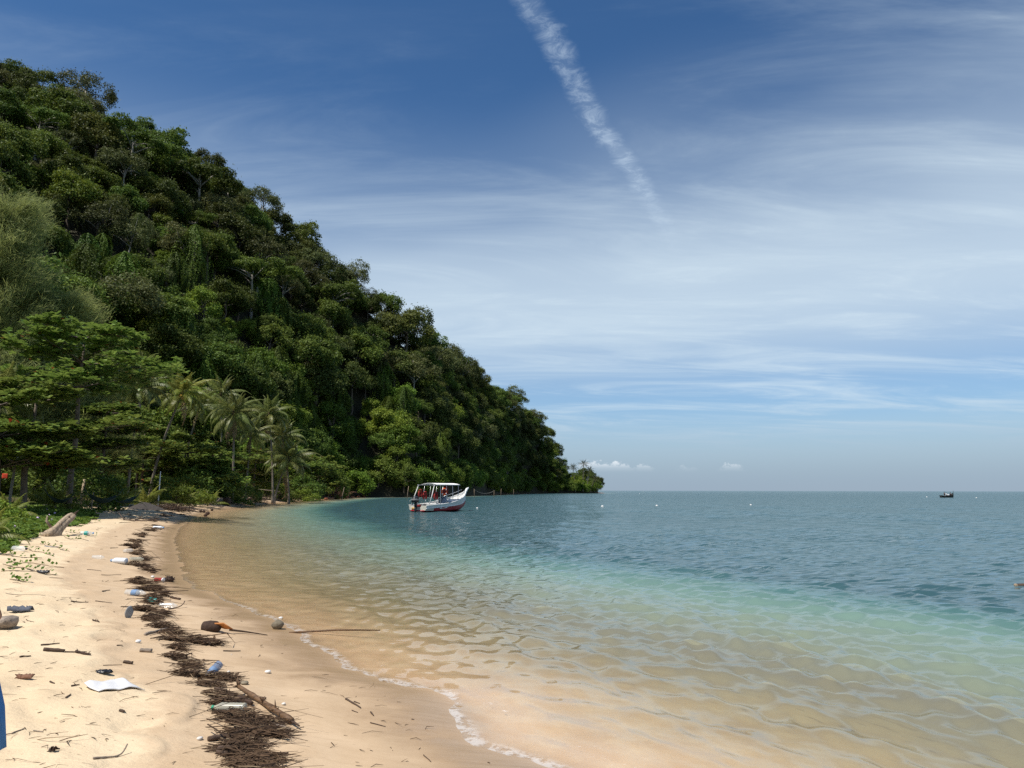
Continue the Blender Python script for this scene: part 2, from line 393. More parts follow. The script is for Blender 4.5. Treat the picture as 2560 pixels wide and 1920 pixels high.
def build_beach():
    r = np.concatenate([[0.02, 0.5, 1, 1.6, 2.2], np.geomspace(2.6, 130, 560), np.geomspace(135, 4000, 60)])
    X, Y, q = polar(r, sector(460))
    Z = ground(X, Y)
    S = inland(X, Y)
    me = mesh_np('beach', np.stack([X, Y, Z], -1).reshape(-1, 3), q, smooth=True, attrs={'inland': ('POINT', S.ravel())})
    m, nt, N, L = new_mat('sand')
    def mth(op, a, b=None, clamp=False):
        n = N('ShaderNodeMath'); n.operation = op; n.use_clamp = clamp
        for i, v in enumerate((a, b)):
            if v is None: continue
            if isinstance(v, (int, float)): n.inputs[i].default_value = v
            else: L(v, n.inputs[i])
        return n.outputs[0]
    def ramp(v, a, b, lo=0, hi=1):
        n = N('ShaderNodeMapRange'); n.interpolation_type = 'SMOOTHSTEP'; L(v, n.inputs[0])
        for i, k in enumerate((a, b, lo, hi)): n.inputs[i + 1].default_value = k
        return n.outputs[0]
    def mix(a, b, f):
        n = N('ShaderNodeMix'); n.data_type = 'RGBA'
        for sk, v in ((n.inputs[6], a), (n.inputs[7], b)):
            if isinstance(v, tuple): sk.default_value = (*v, 1)
            else: L(v, sk)
        L(f, n.inputs[0]); return n.outputs[2]
    geo = N('ShaderNodeNewGeometry')
    def noise(scale, detail=5, rough=0.6, scl=(1, 1, 1), rot=0, dist=0):
        mp = N('ShaderNodeMapping'); L(geo.outputs['Position'], mp.inputs[0]); mp.inputs['Scale'].default_value = scl; mp.inputs['Rotation'].default_value = (0, 0, rot)
        n = N('ShaderNodeTexNoise'); n.inputs['Scale'].default_value = scale; n.inputs['Detail'].default_value = detail; n.inputs['Roughness'].default_value = rough; n.inputs['Distortion'].default_value = dist
        L(mp.outputs[0], n.inputs['Vector']); return n.outputs['Fac']
    at = N('ShaderNodeAttribute'); at.attribute_name = 'inland'
    s = at.outputs['Fac']
    big = noise(0.55, 4); mid = noise(2.3, 6, 0.65); grain = noise(60, 3, 0.8); wet_n = noise(1.1, 5, 0.6, (1, 1, 1), 0, 0.6)
    sw = mth('ADD', s, mth('MULTIPLY', mth('SUBTRACT', wet_n, 0.5), 1.6))
    dry = ramp(mth('ADD', s, mth('MULTIPLY', mth('SUBTRACT', noise(1.7, 5, 0.6, dist=1.0), 0.5), 1.1)), 2.25, 2.6)
    damp = ramp(sw, 0.35, 1.25)
    dryc = mix((0.595, 0.462, 0.300), (0.675, 0.540, 0.362), ramp(big, 0.35, 0.65))
    dryc = mix(dryc, (0.53, 0.395, 0.245), mth('MULTIPLY', ramp(mid, 0.52, 0.75), 0.45))
    dampc = mix((0.485, 0.355, 0.225), (0.545, 0.410, 0.270), ramp(mid, 0.3, 0.7))
    streak = noise(7, 5, 0.6, (0.25, 2.2, 1), R(28))
    dampc = mix(dampc, (0.43, 0.31, 0.19), mth('MULTIPLY', ramp(streak, 0.5, 0.72), 0.45))
    wetc = mix((0.335, 0.225, 0.125), (0.385, 0.265, 0.155), ramp(streak, 0.3, 0.7))
    c = mix(wetc, dampc, damp); c = mix(c, dryc, dry)
    # under water: pale bars then sea grass
    bedc = mix((0.66, 0.43, 0.245), (0.76, 0.535, 0.325), ramp(mid, 0.35, 0.7))
    c = mix(bedc, c, ramp(s, -0.5, 0.25))
    # litter darkened strand line and specks of shell and bark
    wr = mth('ADD', s, mth('MULTIPLY', mth('SUBTRACT', noise(0.8, 4, 0.6), 0.5), 1.0))
    speck = noise(26, 2, 0.5, (0.5, 1.6, 1), R(20))
    c = mix(c, (0.20, 0.14, 0.085), mth('MULTIPLY', ramp(speck, 0.69, 0.75), mth('ADD', 0.25, mth('MULTIPLY', ramp(wr, 1.0, 2.0), 0.5))))
    c = mix(c, (0.66, 0.50, 0.36), mth('MULTIPLY', ramp(grain, 0.55, 0.8), 0.35))
    c = mix(c, (0.33, 0.24, 0.15), mth('MULTIPLY', ramp(grain, 0.45, 0.2), 0.30))
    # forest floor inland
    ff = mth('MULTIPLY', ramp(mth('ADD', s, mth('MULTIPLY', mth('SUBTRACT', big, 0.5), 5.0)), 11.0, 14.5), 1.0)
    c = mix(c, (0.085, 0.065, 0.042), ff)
    # the far narrow beach is strewn with red-brown bark and leaf litter
    sepp = N('ShaderNodeSeparateXYZ'); L(geo.outputs['Position'], sepp.inputs[0])
    fy = ramp(sepp.outputs[1], 42, 95); lit = ramp(noise(0.9, 6, 0.7), 0.42, 0.60)
    c = mix(c, (0.155, 0.085, 0.048), mth('MULTIPLY', mth('MULTIPLY', fy, lit), mth('MULTIPLY', ramp(s, 0.2, 1.2), 0.75)))
    # depth, red soil bank at the hill foot
    red = mth('MULTIPLY', ramp(sepp.outputs[1], 130, 170), ramp(s, -2.0, 0.5)); c = mix(c, (0.20, 0.085, 0.045), mth('MULTIPLY', red, 0.8))
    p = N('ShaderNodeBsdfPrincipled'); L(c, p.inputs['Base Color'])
    L(ramp(sw, 0.2, 1.2, 0.28, 0.95), p.inputs['Roughness'])
    L(ramp(sw, 0.2, 1.2, 0.5, 0.15), p.inputs['Specular IOR Level'])
    dimple = noise(3.4, 4, 0.55, (1, 1.5, 1), R(15)); rip = noise(14, 4, 0.6, (1, 1.8, 1))
    hgt = mth('ADD', mth('ADD', mth('MULTIPLY', dimple, 0.55), mth('MULTIPLY', rip, 0.22)), mth('MULTIPLY', grain, 0.09))
    bp = N('ShaderNodeBump'); bp.inputs['Distance'].default_value = 0.09; L(hgt, bp.inputs['Height'])
    L(ramp(s, 0.4, 3.2, 0.05, 0.55), bp.inputs['Strength'])
    L(bp.outputs[0], p.inputs['Normal'])
    o = N('ShaderNodeOutputMaterial'); L(p.outputs[0], o.inputs[0])
    ob = obj('beach', me, m); tag(ob, kind='structure'); return ob
build_beach()

# ------------------------------------------------------------------ hillside
PHI = np.radians([-75, -55, -38, -30, -25, -20, -16.5, -13.6, -8.3, -5, -2.3, 0.65, 2.2, 3.3, 3.8, 5.0, 6.4, 7.2, 9])
FOOT = np.array([95, 100, 112, 122, 132, 148, 172, 200, 210, 240, 299, 442, 476, 492, 500, 518, 540, 556, 570], float)
RIDGE = np.array([240, 250, 262, 265, 268, 272, 276, 280, 290, 325, 385, 468, 510, 535, 540, 556, 575, 585, 600], float)
TPHI = np.radians([-75, -38.01, -35.59, -32.44, -29.34, -26.06, -23.71, -21.89, -19.61, -19.0, -16.84, -14.64, -11.62, -9.34, -6.69, -4.01, -1.74, 0.15, 1.65, 2.77, 3.31, 3.75, 5.0, 6.3, 6.9, 9])
TTAN = np.array([0.50, 0.503, 0.501, 0.496, 0.475, 0.446, 0.434, 0.40, 0.379, 0.358, 0.334, 0.32, 0.273, 0.241, 0.219, 0.176, 0.146, 0.126, 0.103, 0.083, 0.058, 0.028, 0.024, 0.022, 0.012, 0.0])
TREE_TOP = 10.5
def hill(x, y):
    x, y = np.asarray(x, float), np.asarray(y, float)
    phi = np.arctan2(x, y); r = np.hypot(x, y)
    f = np.interp(phi, PHI, FOOT); g = np.interp(phi, PHI, RIDGE); tn = np.interp(phi, TPHI, TTAN)
    h = tn * g + 2.0 - TREE_TOP
    t = (r - f) / (g - f)
    z = np.where(t < 1, h * t, h - (r - g) * 0.45)
    z = np.where(t < 0, (r - f) * 0.25, z)
    tt = np.clip(t, 0, 1) * np.clip(1.4 - t, 0, 1)
    z = z + 5.0 * tt * smoothnoise(x, y, 42, 21) + 2.2 * tt * smoothnoise(x, y, 17, 22)
    z = np.where(phi > R(6.6), z - (phi - R(6.6)) * 200, z)
    return z + 0.7

def build_hill():
    az = np.radians(np.concatenate([np.linspace(-75, -40, 30)[:-1], np.linspace(-40, 8.5, 240)]))
    u = np.linspace(-0.12, 1.9, 90)
    f, g = np.interp(az, PHI, FOOT), np.interp(az, PHI, RIDGE)
    rr = f[None] + u[:, None] * (g - f)[None]
    X, Y = rr * np.sin(az)[None], rr * np.cos(az)[None]
    n, m = rr.shape
    i = np.arange(n - 1)[:, None] * m + np.arange(m - 1)[None, :]
    q = np.stack([i, i + 1, i + m + 1, i + m], -1).reshape(-1, 4)
    me = mesh_np('hillside', np.stack([X, Y, hill(X, Y)], -1).reshape(-1, 3), q, smooth=True)
    mt = simple('forest_floor', (0.028, 0.030, 0.014), 0.95, 0.5, 0.35, 0.3, c2=(0.050, 0.046, 0.022))
    tag(obj('hillside', me, mt), kind='structure')
build_hill()

# ------------------------------------------------------------------ the sea
def build_sea():
    r = np.concatenate([[2.0], np.geomspace(2.6, 420, 760), np.geomspace(440, 40000, 40)])
    az = np.concatenate([np.linspace(-R(180), -R(40), 16)[:-1], np.linspace(-R(40), R(40), 520), np.linspace(R(40), R(180), 60)[1:]])
    X, Y, q = polar(r, az)
    S = inland(X, Y); G = ground(X, Y)
    dep = -G
    g = np.random.default_rng(5)
    cell = np.gradient(r)[:, None] * np.ones_like(X)
    Z = np.zeros_like(X)
    calm = np.clip(-S / 4, 0.12, 1.0) * (0.85 + 0.15 * np.clip((X + 5) / 25, 0, 1)) * np.clip(1.2 + 0.5 * smoothnoise(X, Y, 26, 31), 0.4, 1.6)
    lam = np.geomspace(0.13, 4.5, 72)
    for i, l in enumerate(lam):
        th = R(205) + g.normal(0, 0.55 if l < 1.5 else 0.3)
        k = 2 * math.pi / l
        a = 0.0104 * l ** 0.90 * (1.0 if l < 0.8 else 0.24)
        vis = np.clip((l / cell - 2.2) / 2.0, 0, 1)
        ph = g.uniform(0, 6.28) + 0.9 * smoothnoise(X, Y, l * 7, 100 + i)
        Z += a * vis * np.sin(k * (np.cos(th) * X + np.sin(th) * Y) + ph)
    Z *= calm
    # a last low swell line running in to the shallows
    Z += 0.012 * np.exp(-((S + 1.5 + 0.3 * smoothnoise(X, Y, 3, 41)) / 0.28) ** 2) + 0.008 * np.exp(-((S + 0.25) / 0.12) ** 2)
    keep = (G.ravel()[q] < 0.10).any(1)
    q = q[keep]
    used = np.unique(q); mp = -np.ones(X.size, np.int64); mp[used] = np.arange(len(used)); q = mp[q]
    V = np.stack([X, Y, Z], -1).reshape(-1, 3)[used]
    me = mesh_np('sea', V, q, smooth=True, attrs={'depth': ('POINT', dep.ravel()[used]), 'inland': ('POINT', S.ravel()[used])})
    m, nt, N, L = new_mat('sea_water')
    def mth(op, a, b=None, clamp=False):
        n = N('ShaderNodeMath'); n.operation = op; n.use_clamp = clamp
        for i, v in enumerate((a, b)):
            if v is None: continue
            if isinstance(v, (int, float)): n.inputs[i].default_value = v
            else: L(v, n.inputs[i])
        return n.outputs[0]
    def ramp(v, a, b, lo=0, hi=1):
        n = N('ShaderNodeMapRange'); n.interpolation_type = 'SMOOTHSTEP'; L(v, n.inputs[0])
        for i, k in enumerate((a, b, lo, hi)): n.inputs[i + 1].default_value = k
        return n.outputs[0]
    geo = N('ShaderNodeNewGeometry')
    def noise(scale, detail=4, rough=0.6, scl=(1, 1, 1), rot=0, dist=0.0):
        mp = N('ShaderNodeMapping'); L(geo.outputs['Position'], mp.inputs[0]); mp.inputs['Scale'].default_value = scl; mp.inputs['Rotation'].default_value = (0, 0, rot)
        n = N('ShaderNodeTexNoise'); n.inputs['Scale'].default_value = scale; n.inputs['Detail'].default_value = detail; n.inputs['Roughness'].default_value = rough; n.inputs['Distortion'].default_value = dist
        L(mp.outputs[0], n.inputs['Vector']); return n.outputs['Fac']
    at = N('ShaderNodeAttribute'); at.attribute_name = 'depth'
    ai = N('ShaderNodeAttribute'); ai.attribute_name = 'inland'
    d0 = mth('MAXIMUM', at.outputs['Fac'], 0.0)
    d = mth('MULTIPLY', d0, mth('ADD', 0.78, mth('MULTIPLY', noise(0.16, 4, 0.55, (1, 1, 1), 0, 0.8), 0.44)))
    # colour of the water body with depth: clear, olive, turquoise, slate blue over sea grass
    cr = N('ShaderNodeValToRGB'); e = cr.color_ramp.elements
    stops = [(0.0, (0.46, 0.34, 0.20)), (0.10, (0.365, 0.335, 0.240)), (0.18, (0.270, 0.315, 0.235)), (0.29, (0.175, 0.275, 0.230)), (0.40, (0.075, 0.165, 0.155)), (0.50, (0.038, 0.088, 0.100)), (1.0, (0.036, 0.088, 0.100))]
    e[0].position, e[0].color = stops[0][0], (*stops[0][1], 1); e[1].position, e[1].color = stops[-1][0], (*stops[-1][1], 1)
    for po, c in stops[1:-1]:
        k = e.new(po); k.color = (*c, 1)
    L(mth('MULTIPLY', d, 0.25, True), cr.inputs[0])
    dif = N('ShaderNodeBsdfDiffuse'); L(cr.outputs[0], dif.inputs['Color'])
    tr = N('ShaderNodeBsdfTransparent')
    cx = N('ShaderNodeCombineXYZ')
    for i, k in enumerate((0.55, 0.20, 0.30)):
        L(mth('POWER', 2.718, mth('MULTIPLY', d, -k)), cx.inputs[i])
    L(cx.outputs[0], tr.inputs['Color'])
    fac = mth('SUBTRACT', 1.0, mth('POWER', 2.718, mth('MULTIPLY', d, -1.5)))
    body = N('ShaderNodeMixShader'); L(fac, body.inputs[0]); L(tr.outputs[0], body.inputs[1]); L(dif.outputs[0], body.inputs[2])
    # ripples too fine for the mesh
    cd = N('ShaderNodeVectorMath'); cd.operation = 'LENGTH'; L(geo.outputs['Position'], cd.inputs[0])
    dist = cd.outputs['Value']
    r1 = noise(2.6, 2, 0.5, (0.5, 1.5, 1), R(12), 0.5); r2 = noise(0.85, 2.5, 0.55, (0.5, 1.5, 1), R(6), 0.4); r3 = noise(0.14, 5, 0.65, (0.3, 1.2, 1), R(5))
    h = mth('ADD', mth('MULTIPLY', mth('MULTIPLY', r1, 0.13), ramp(dist, 6, 25, 0.18, 1)), mth('ADD', mth('MULTIPLY', mth('MULTIPLY', r2, 0.40), ramp(dist, 12, 70, 0.15, 1)), mth('MULTIPLY', mth('MULTIPLY', r3, 2.0), ramp(dist, 50, 250))))
    shal = ramp(d0, 0.0, 0.5, 0.22, 1.0)
    bp = N('ShaderNodeBump'); bp.inputs['Distance'].default_value = 1.0; L(h, bp.inputs['Height']); L(mth('MULTIPLY', shal, 0.62), bp.inputs['Strength'])
    gl = N('ShaderNodeBsdfGlossy'); L(ramp(dist, 5, 250, 0.03, 0.14), gl.inputs['Roughness']); L(bp.outputs[0], gl.inputs['Normal'])
    gl.inputs['Color'].default_value = (0.93, 0.93, 0.90, 1)
    L(bp.outputs[0], dif.inputs['Normal'])
    fr = N('ShaderNodeFresnel'); fr.inputs['IOR'].default_value = 1.333; L(bp.outputs[0], fr.inputs['Normal'])
    frc = mth('MINIMUM', fr.outputs[0], 0.56)
    surf = N('ShaderNodeMixShader'); L(frc, surf.inputs[0]); L(body.outputs[0], surf.inputs[1]); L(gl.outputs[0], surf.inputs[2])
    # thin lace of foam where the wash turns
    ss = mth('ADD', ai.outputs['Fac'], mth('MULTIPLY', mth('SUBTRACT', noise(1.6, 5, 0.6), 0.5), 0.5))
    edge = mth('MULTIPLY', ramp(d0, 0.0, 0.010, 1, 0), ramp(noise(9, 4, 0.7), 0.40, 0.58))
    lace = mth('MULTIPLY', mth('MULTIPLY', ramp(ss, -0.85, -0.45), ramp(ss, -0.4, -0.1, 1, 0)), ramp(noise(11, 5, 0.75, (1, 1, 1), 0, 1.5), 0.63, 0.70))
    foam = mth('MULTIPLY', mth('MAXIMUM', mth('MULTIPLY', edge, 0.42), mth('MULTIPLY', lace, 0.55)), ramp(dist, 7, 20, 1, 0.12))
    fd = N('ShaderNodeBsdfDiffuse'); fd.inputs['Color'].default_value = (0.75, 0.73, 0.70, 1)
    fin = N('ShaderNodeMixShader'); L(foam, fin.inputs[0]); L(surf.outputs[0], fin.inputs[1]); L(fd.outputs[0], fin.inputs[2])
    o = N('ShaderNodeOutputMaterial'); L(fin.outputs[0], o.inputs[0])
    tag(obj('sea', me, m), kind='structure')
build_sea()
# ------------------------------------------------------------------ foliage builders
def unit(v): return v / (np.linalg.norm(v, axis=-1, keepdims=True) + 1e-9)

def leaf_cards(P, Nn, length, width, g, tint, droop=0.0, along=None):
    """one small kite-shaped leaf per point: verts, quads, tint"""
    n = len(P)
    a = along if along is not None else g.normal(size=(n, 3))
    t = unit(a - (a * Nn).sum(1, keepdims=True) * Nn)
    b = np.cross(Nn, t)
    L = (length * g.uniform(0.65, 1.35, n))[:, None]; W = (width * g.uniform(0.7, 1.3, n))[:, None]
    v = np.stack([P - t * L * 0.5, P + b * W * 0.5 + t * L * 0.08, P + t * L * 0.5 - Nn * L * droop, P - b * W * 0.5 + t * L * 0.08], 1).reshape(-1, 3)
    q = np.arange(4 * n).reshape(n, 4)
    return v, q, np.clip(tint, 0, 1)

def leaves_mesh(name, parts, mat):
    v = np.vstack([p[0] for p in parts]); off = 0; qs = []
    for p in parts: qs.append(p[1] + off); off += len(p[0])
    me = mesh_np(name, v, np.vstack(qs), attrs={'tint': ('FACE', np.concatenate([p[2] for p in parts]))})
    me.materials.append(mat); return me

def sph(g, n, zmin=-1.0):
    z = g.uniform(zmin, 1, n); a = g.uniform(0, 2 * math.pi, n); r = np.sqrt(1 - z * z)
    return np.stack([r * np.cos(a), r * np.sin(a), z], 1)

def lobed_crown(seed, rad, hgt, nl, lr, per, leaf, mat, base, flat=0.75, zmin=-0.25, upn=0.55, jit=0.5, sprays=True):
    """rain-forest crown: many leafy clumps over a dome, gaps between them"""
    g = np.random.default_rng(seed)
    d = sph(g, nl, zmin)
    skew = 1 + 0.22 * np.sin(np.arctan2(d[:, 1], d[:, 0]) * 2 + g.uniform(0, 6)) + 0.14 * np.sin(np.arctan2(d[:, 1], d[:, 0]) * 3 + g.uniform(0, 6))
    C = d * np.array([rad, rad, hgt]) * (g.uniform(0.70, 1.0, nl) * skew)[:, None] + np.array([0, 0, base])
    parts = []
    for i in range(nl):
        r = lr * g.uniform(0.65, 1.35); n = int(per * (r / lr) ** 2)
        e = unit(sph(g, n) + d[i] * 0.45 + np.array([0, 0, 0.25]))
        P = C[i] + e * r * g.uniform(0.55, 1.05, n)[:, None] * np.array([1.12, 1.12, flat])
        Nn = unit(e * 0.55 + np.array([0, 0, upn]) + g.normal(size=(n, 3)) * jit)
        lt = g.uniform(-0.16, 0.16)
        parts.append(leaf_cards(P, Nn, leaf, leaf * 0.62, g, g.normal(0.45 + lt, 0.2, n), 0.12))
        if sprays:                                            # twig tips that break the outline
            k = max(3, n // 14); e2 = unit(sph(g, k) + d[i] * 0.8)
            P2 = C[i] + e2 * r * g.uniform(1.0, 1.4, k)[:, None]
            parts.append(leaf_cards(P2, unit(e2 * 0.3 + g.normal(size=(k, 3)) * 0.7), leaf * 1.1, leaf * 0.5, g, g.normal(0.55, 0.2, k)))
    return leaves_mesh('crown', parts, mat), C

def trunk_mesh(seed, C, base, r0, mat, nlimb=7, flare=1.5, sides=7):
    g = np.random.default_rng(seed); mb = MB()
    top = np.array([g.normal(0, 0.4), g.normal(0, 0.4), base])
    h = np.linspace(0, 1, 7)[:, None]
    pts = np.array([0, 0, -2.5]) * (1 - h) + top * h; pts[1:-1, :2] += g.normal(0, 0.12, (5, 2))
    rad = r0 * (1.25 - 0.6 * h[:, 0]); rad[0] *= flare
    mb.tube(pts, rad, sides, rough=0.08)
    for c in C[g.permutation(len(C))[:nlimb]]:
        s = top * g.uniform(0.72, 1.0); mid = (s + c) / 2 + np.array([0, 0, 0.6])
        mb.tube([s, mid, c * np.array([0.9, 0.9, 1.0])], [r0 * 0.5, r0 * 0.32, r0 * 0.12], 5)
    me = mb.mesh('trunk', True); me.materials.append(mat); return me

def vine_tower(seed, rad, hgt, mat, n=12000, leaf=0.30):
    """tree smothered by climbers: smooth shoulders, hanging curtains with dark slots"""
    g = np.random.default_rng(seed)
    z = g.uniform(0, 1, n) ** 0.85; a = g.uniform(0, 2 * math.pi, n)
    fold = 0.20 * np.sin(a * 5 + g.uniform(0, 6)) + 0.12 * np.sin(a * 9 + g.uniform(0, 6)) + 0.08 * np.sin(a * 17)
    prof = np.sqrt(np.clip(1 - ((z - 0.5) / 0.5) ** 2 * np.where(z > 0.5, 1, 0.45), 0, 1)) * (0.72 + 0.28 * np.sin(z * 7 + np.round(a * 2.2) * 1.7))
    r = rad * prof * (1 + fold) * np.where(g.uniform(size=n) < 0.25, 0.7, g.uniform(0.86, 1.02, n))
    P = np.stack([r * np.cos(a), r * np.sin(a), z * hgt + 0.5 * np.sin(a * 7)], 1)
    out = unit(np.stack([np.cos(a), np.sin(a), np.clip((z - 0.45) * 1.8, 0.1, 1.2)], 1))
    keep = g.uniform(size=n) < np.clip(1.05 + 0.8 * fold / 0.2 + (z > 0.8) * 0.5, 0.35, 1)
    P, out = P[keep], out[keep]; m = len(P)
    Nn = unit(out + g.normal(size=(m, 3)) * 0.4 + np.array([0, 0, 0.2]))
    parts = [leaf_cards(P, Nn, leaf, leaf * 0.8, g, g.normal(0.5, 0.2, m), 0.1, along=np.tile([0, 0, -1.0], (m, 1)) + g.normal(size=(m, 3)) * 0.4)]
    for k in range(9):                                       # trailing strands
        a0 = g.uniform(0, 2 * math.pi); z0 = g.uniform(0.35, 0.9); ln = g.uniform(0.12, 0.35); s = 46
        zz = z0 - ln * np.linspace(0, 1, s); rr = rad * (0.98 + 0.12 * math.sin(a0 * 5))
        Q = np.stack([rr * np.cos(a0) + g.normal(0, 0.16, s), rr * np.sin(a0) + g.normal(0, 0.16, s), zz * hgt], 1)
        o2 = unit(np.stack([np.full(s, math.cos(a0)), np.full(s, math.sin(a0)), np.full(s, 0.35)], 1) + g.normal(size=(s, 3)) * 0.4)
        parts.append(leaf_cards(Q, o2, leaf, leaf * 0.8, g, g.normal(0.6, 0.2, s), 0.1))
    return leaves_mesh('crown', parts, mat)

# ---- the kinds of hill tree: (name, crown mesh, trunk mesh, crown radius, words)
KINDS = []
def kind(words, crown, trunk, rad): KINDS.append((words, crown, trunk, rad))
def mk(seed, words, mat, rad, hgt, nl, lr, per, leaf, base, bark='bark', r0=0.3, **k):
    cm, C = lobed_crown(seed, rad, hgt, nl, lr, per, leaf, M[mat], base, **k)
    kind(words, cm, trunk_mesh(seed, C, base, r0, M[bark]), rad)
mk(1, 'dense dark', 'leaf_dark', 5.2, 4.2, 42, 1.55, 165, 0.46, 7.5)
mk(2, 'dense dark', 'leaf_dark', 4.4, 3.9, 36, 1.40, 165, 0.42, 7.0)
mk(3, 'broad mid green', 'leaf_mid', 5.6, 3.6, 46, 1.50, 165, 0.46, 8.0)
mk(4, 'broad mid green', 'leaf_mid', 4.6, 3.9, 38, 1.45, 165, 0.44, 7.2)
mk(5, 'bright yellow-green', 'leaf_bright', 4.0, 3.8, 32, 1.35, 165, 0.42, 6.2)
mk(6, 'grey-green', 'leaf_grey', 5.4, 3.6, 40, 1.35, 115, 0.40, 8.6, bark='bark_pale', r0=0.24, zmin=-0.1)
mk(7, 'flat-topped', 'leaf_mid', 6.6, 2.4, 48, 1.45, 165, 0.44, 10.5, bark='bark_pale', r0=0.32, zmin=0.0, flat=0.6)
mk(8, 'grey-green', 'leaf_grey', 4.6, 3.8, 34, 1.4, 125, 0.40, 7.8, bark='bark_pale', r0=0.22)
for sd, rr_, hh_ in ((11, 3.4, 13.0), (12, 4.2, 16.0), (13, 3.0, 10.5)):
    mbt = MB().tube([(0, 0, -2.5), (0.2, 0.1, hh_ * 0.5), (0, 0, hh_ * 0.9)], [0.4, 0.3, 0.12], 6); tm = mbt.mesh('trunk', True); tm.materials.append(M['bark'])
    kind('creeper-draped', vine_tower(sd, rr_, hh_, M['leaf_vine']), tm, rr_)
mk(14, 'low bright shoreline', 'leaf_bright', 4.2, 3.0, 40, 1.25, 160, 0.40, 2.8, zmin=-0.7, r0=0.18)
mk(15, 'low green shoreline', 'leaf_mid', 4.6, 3.4, 44, 1.30, 160, 0.40, 3.4, zmin=-0.7, r0=0.2)

# ---- scatter over the hill face: jittered best-first dart throwing
def scatter_hill():
    g = np.random.default_rng(41)
    n = 26000
    phi = g.uniform(R(-40), R(6.6), n); t = g.uniform(-0.02, 1.16, n)
    f, gr = np.interp(phi, PHI, FOOT), np.interp(phi, PHI, RIDGE)
    r = f + t * (gr - f)
    ok = g.uniform(size=n) < r / 560
    phi, t, r = phi[ok], t[ok], r[ok]
    X, Y = r * np.sin(phi), r * np.cos(phi)
    S = inland(X, Y)
    Z = hill(X, Y); sel, grid = [], {}
    for i in range(len(X)):
        if S[i] < 1.2: continue
        sp = 6.1 if t[i] > 0.12 else 4.9
        c = (int(X[i] // 7), int(Y[i] // 7)); bad = False
        for a in (-1, 0, 1):
            for b in (-1, 0, 1):
                for (x, y, z) in grid.get((c[0] + a, c[1] + b), ()):
                    if (x - X[i]) ** 2 + (y - Y[i]) ** 2 + (z - Z[i]) ** 2 < sp * sp: bad = True; break
        if bad: continue
        grid.setdefault(c, []).append((X[i], Y[i], Z[i])); sel.append(i)
    sel = np.array(sel)
    return X[sel], Y[sel], r[sel], t[sel], np.degrees(phi[sel])

def pick_kind(t, phi, g):
    u = g.uniform()
    if t < 0.10 or (phi > 3.9 and t < 0.6): return 11 if u < 0.45 else (12 if u < 0.85 else 4)
    if phi > 3.4: return int(g.choice([0, 2, 12, 11]))
    if t < 0.45 and -27 < phi < -8:
        if u < 0.34: return int(g.choice([8, 9, 10]))
        return int(g.choice([2, 3, 4, 4, 11, 1]))
    if t > 0.86: return int(g.choice([0, 1, 3, 5, 7, 1]))
    if phi > -10: return int(g.choice([0, 1, 0, 1, 3, 3, 2, 5, 7, 8 if t < 0.4 else 0, 4]))
    return int(g.choice([0, 1, 2, 3, 3, 4, 5, 6, 7, 9, 10] if t < 0.5 else [0, 1, 1, 2, 3, 3, 4, 5, 6, 7]))

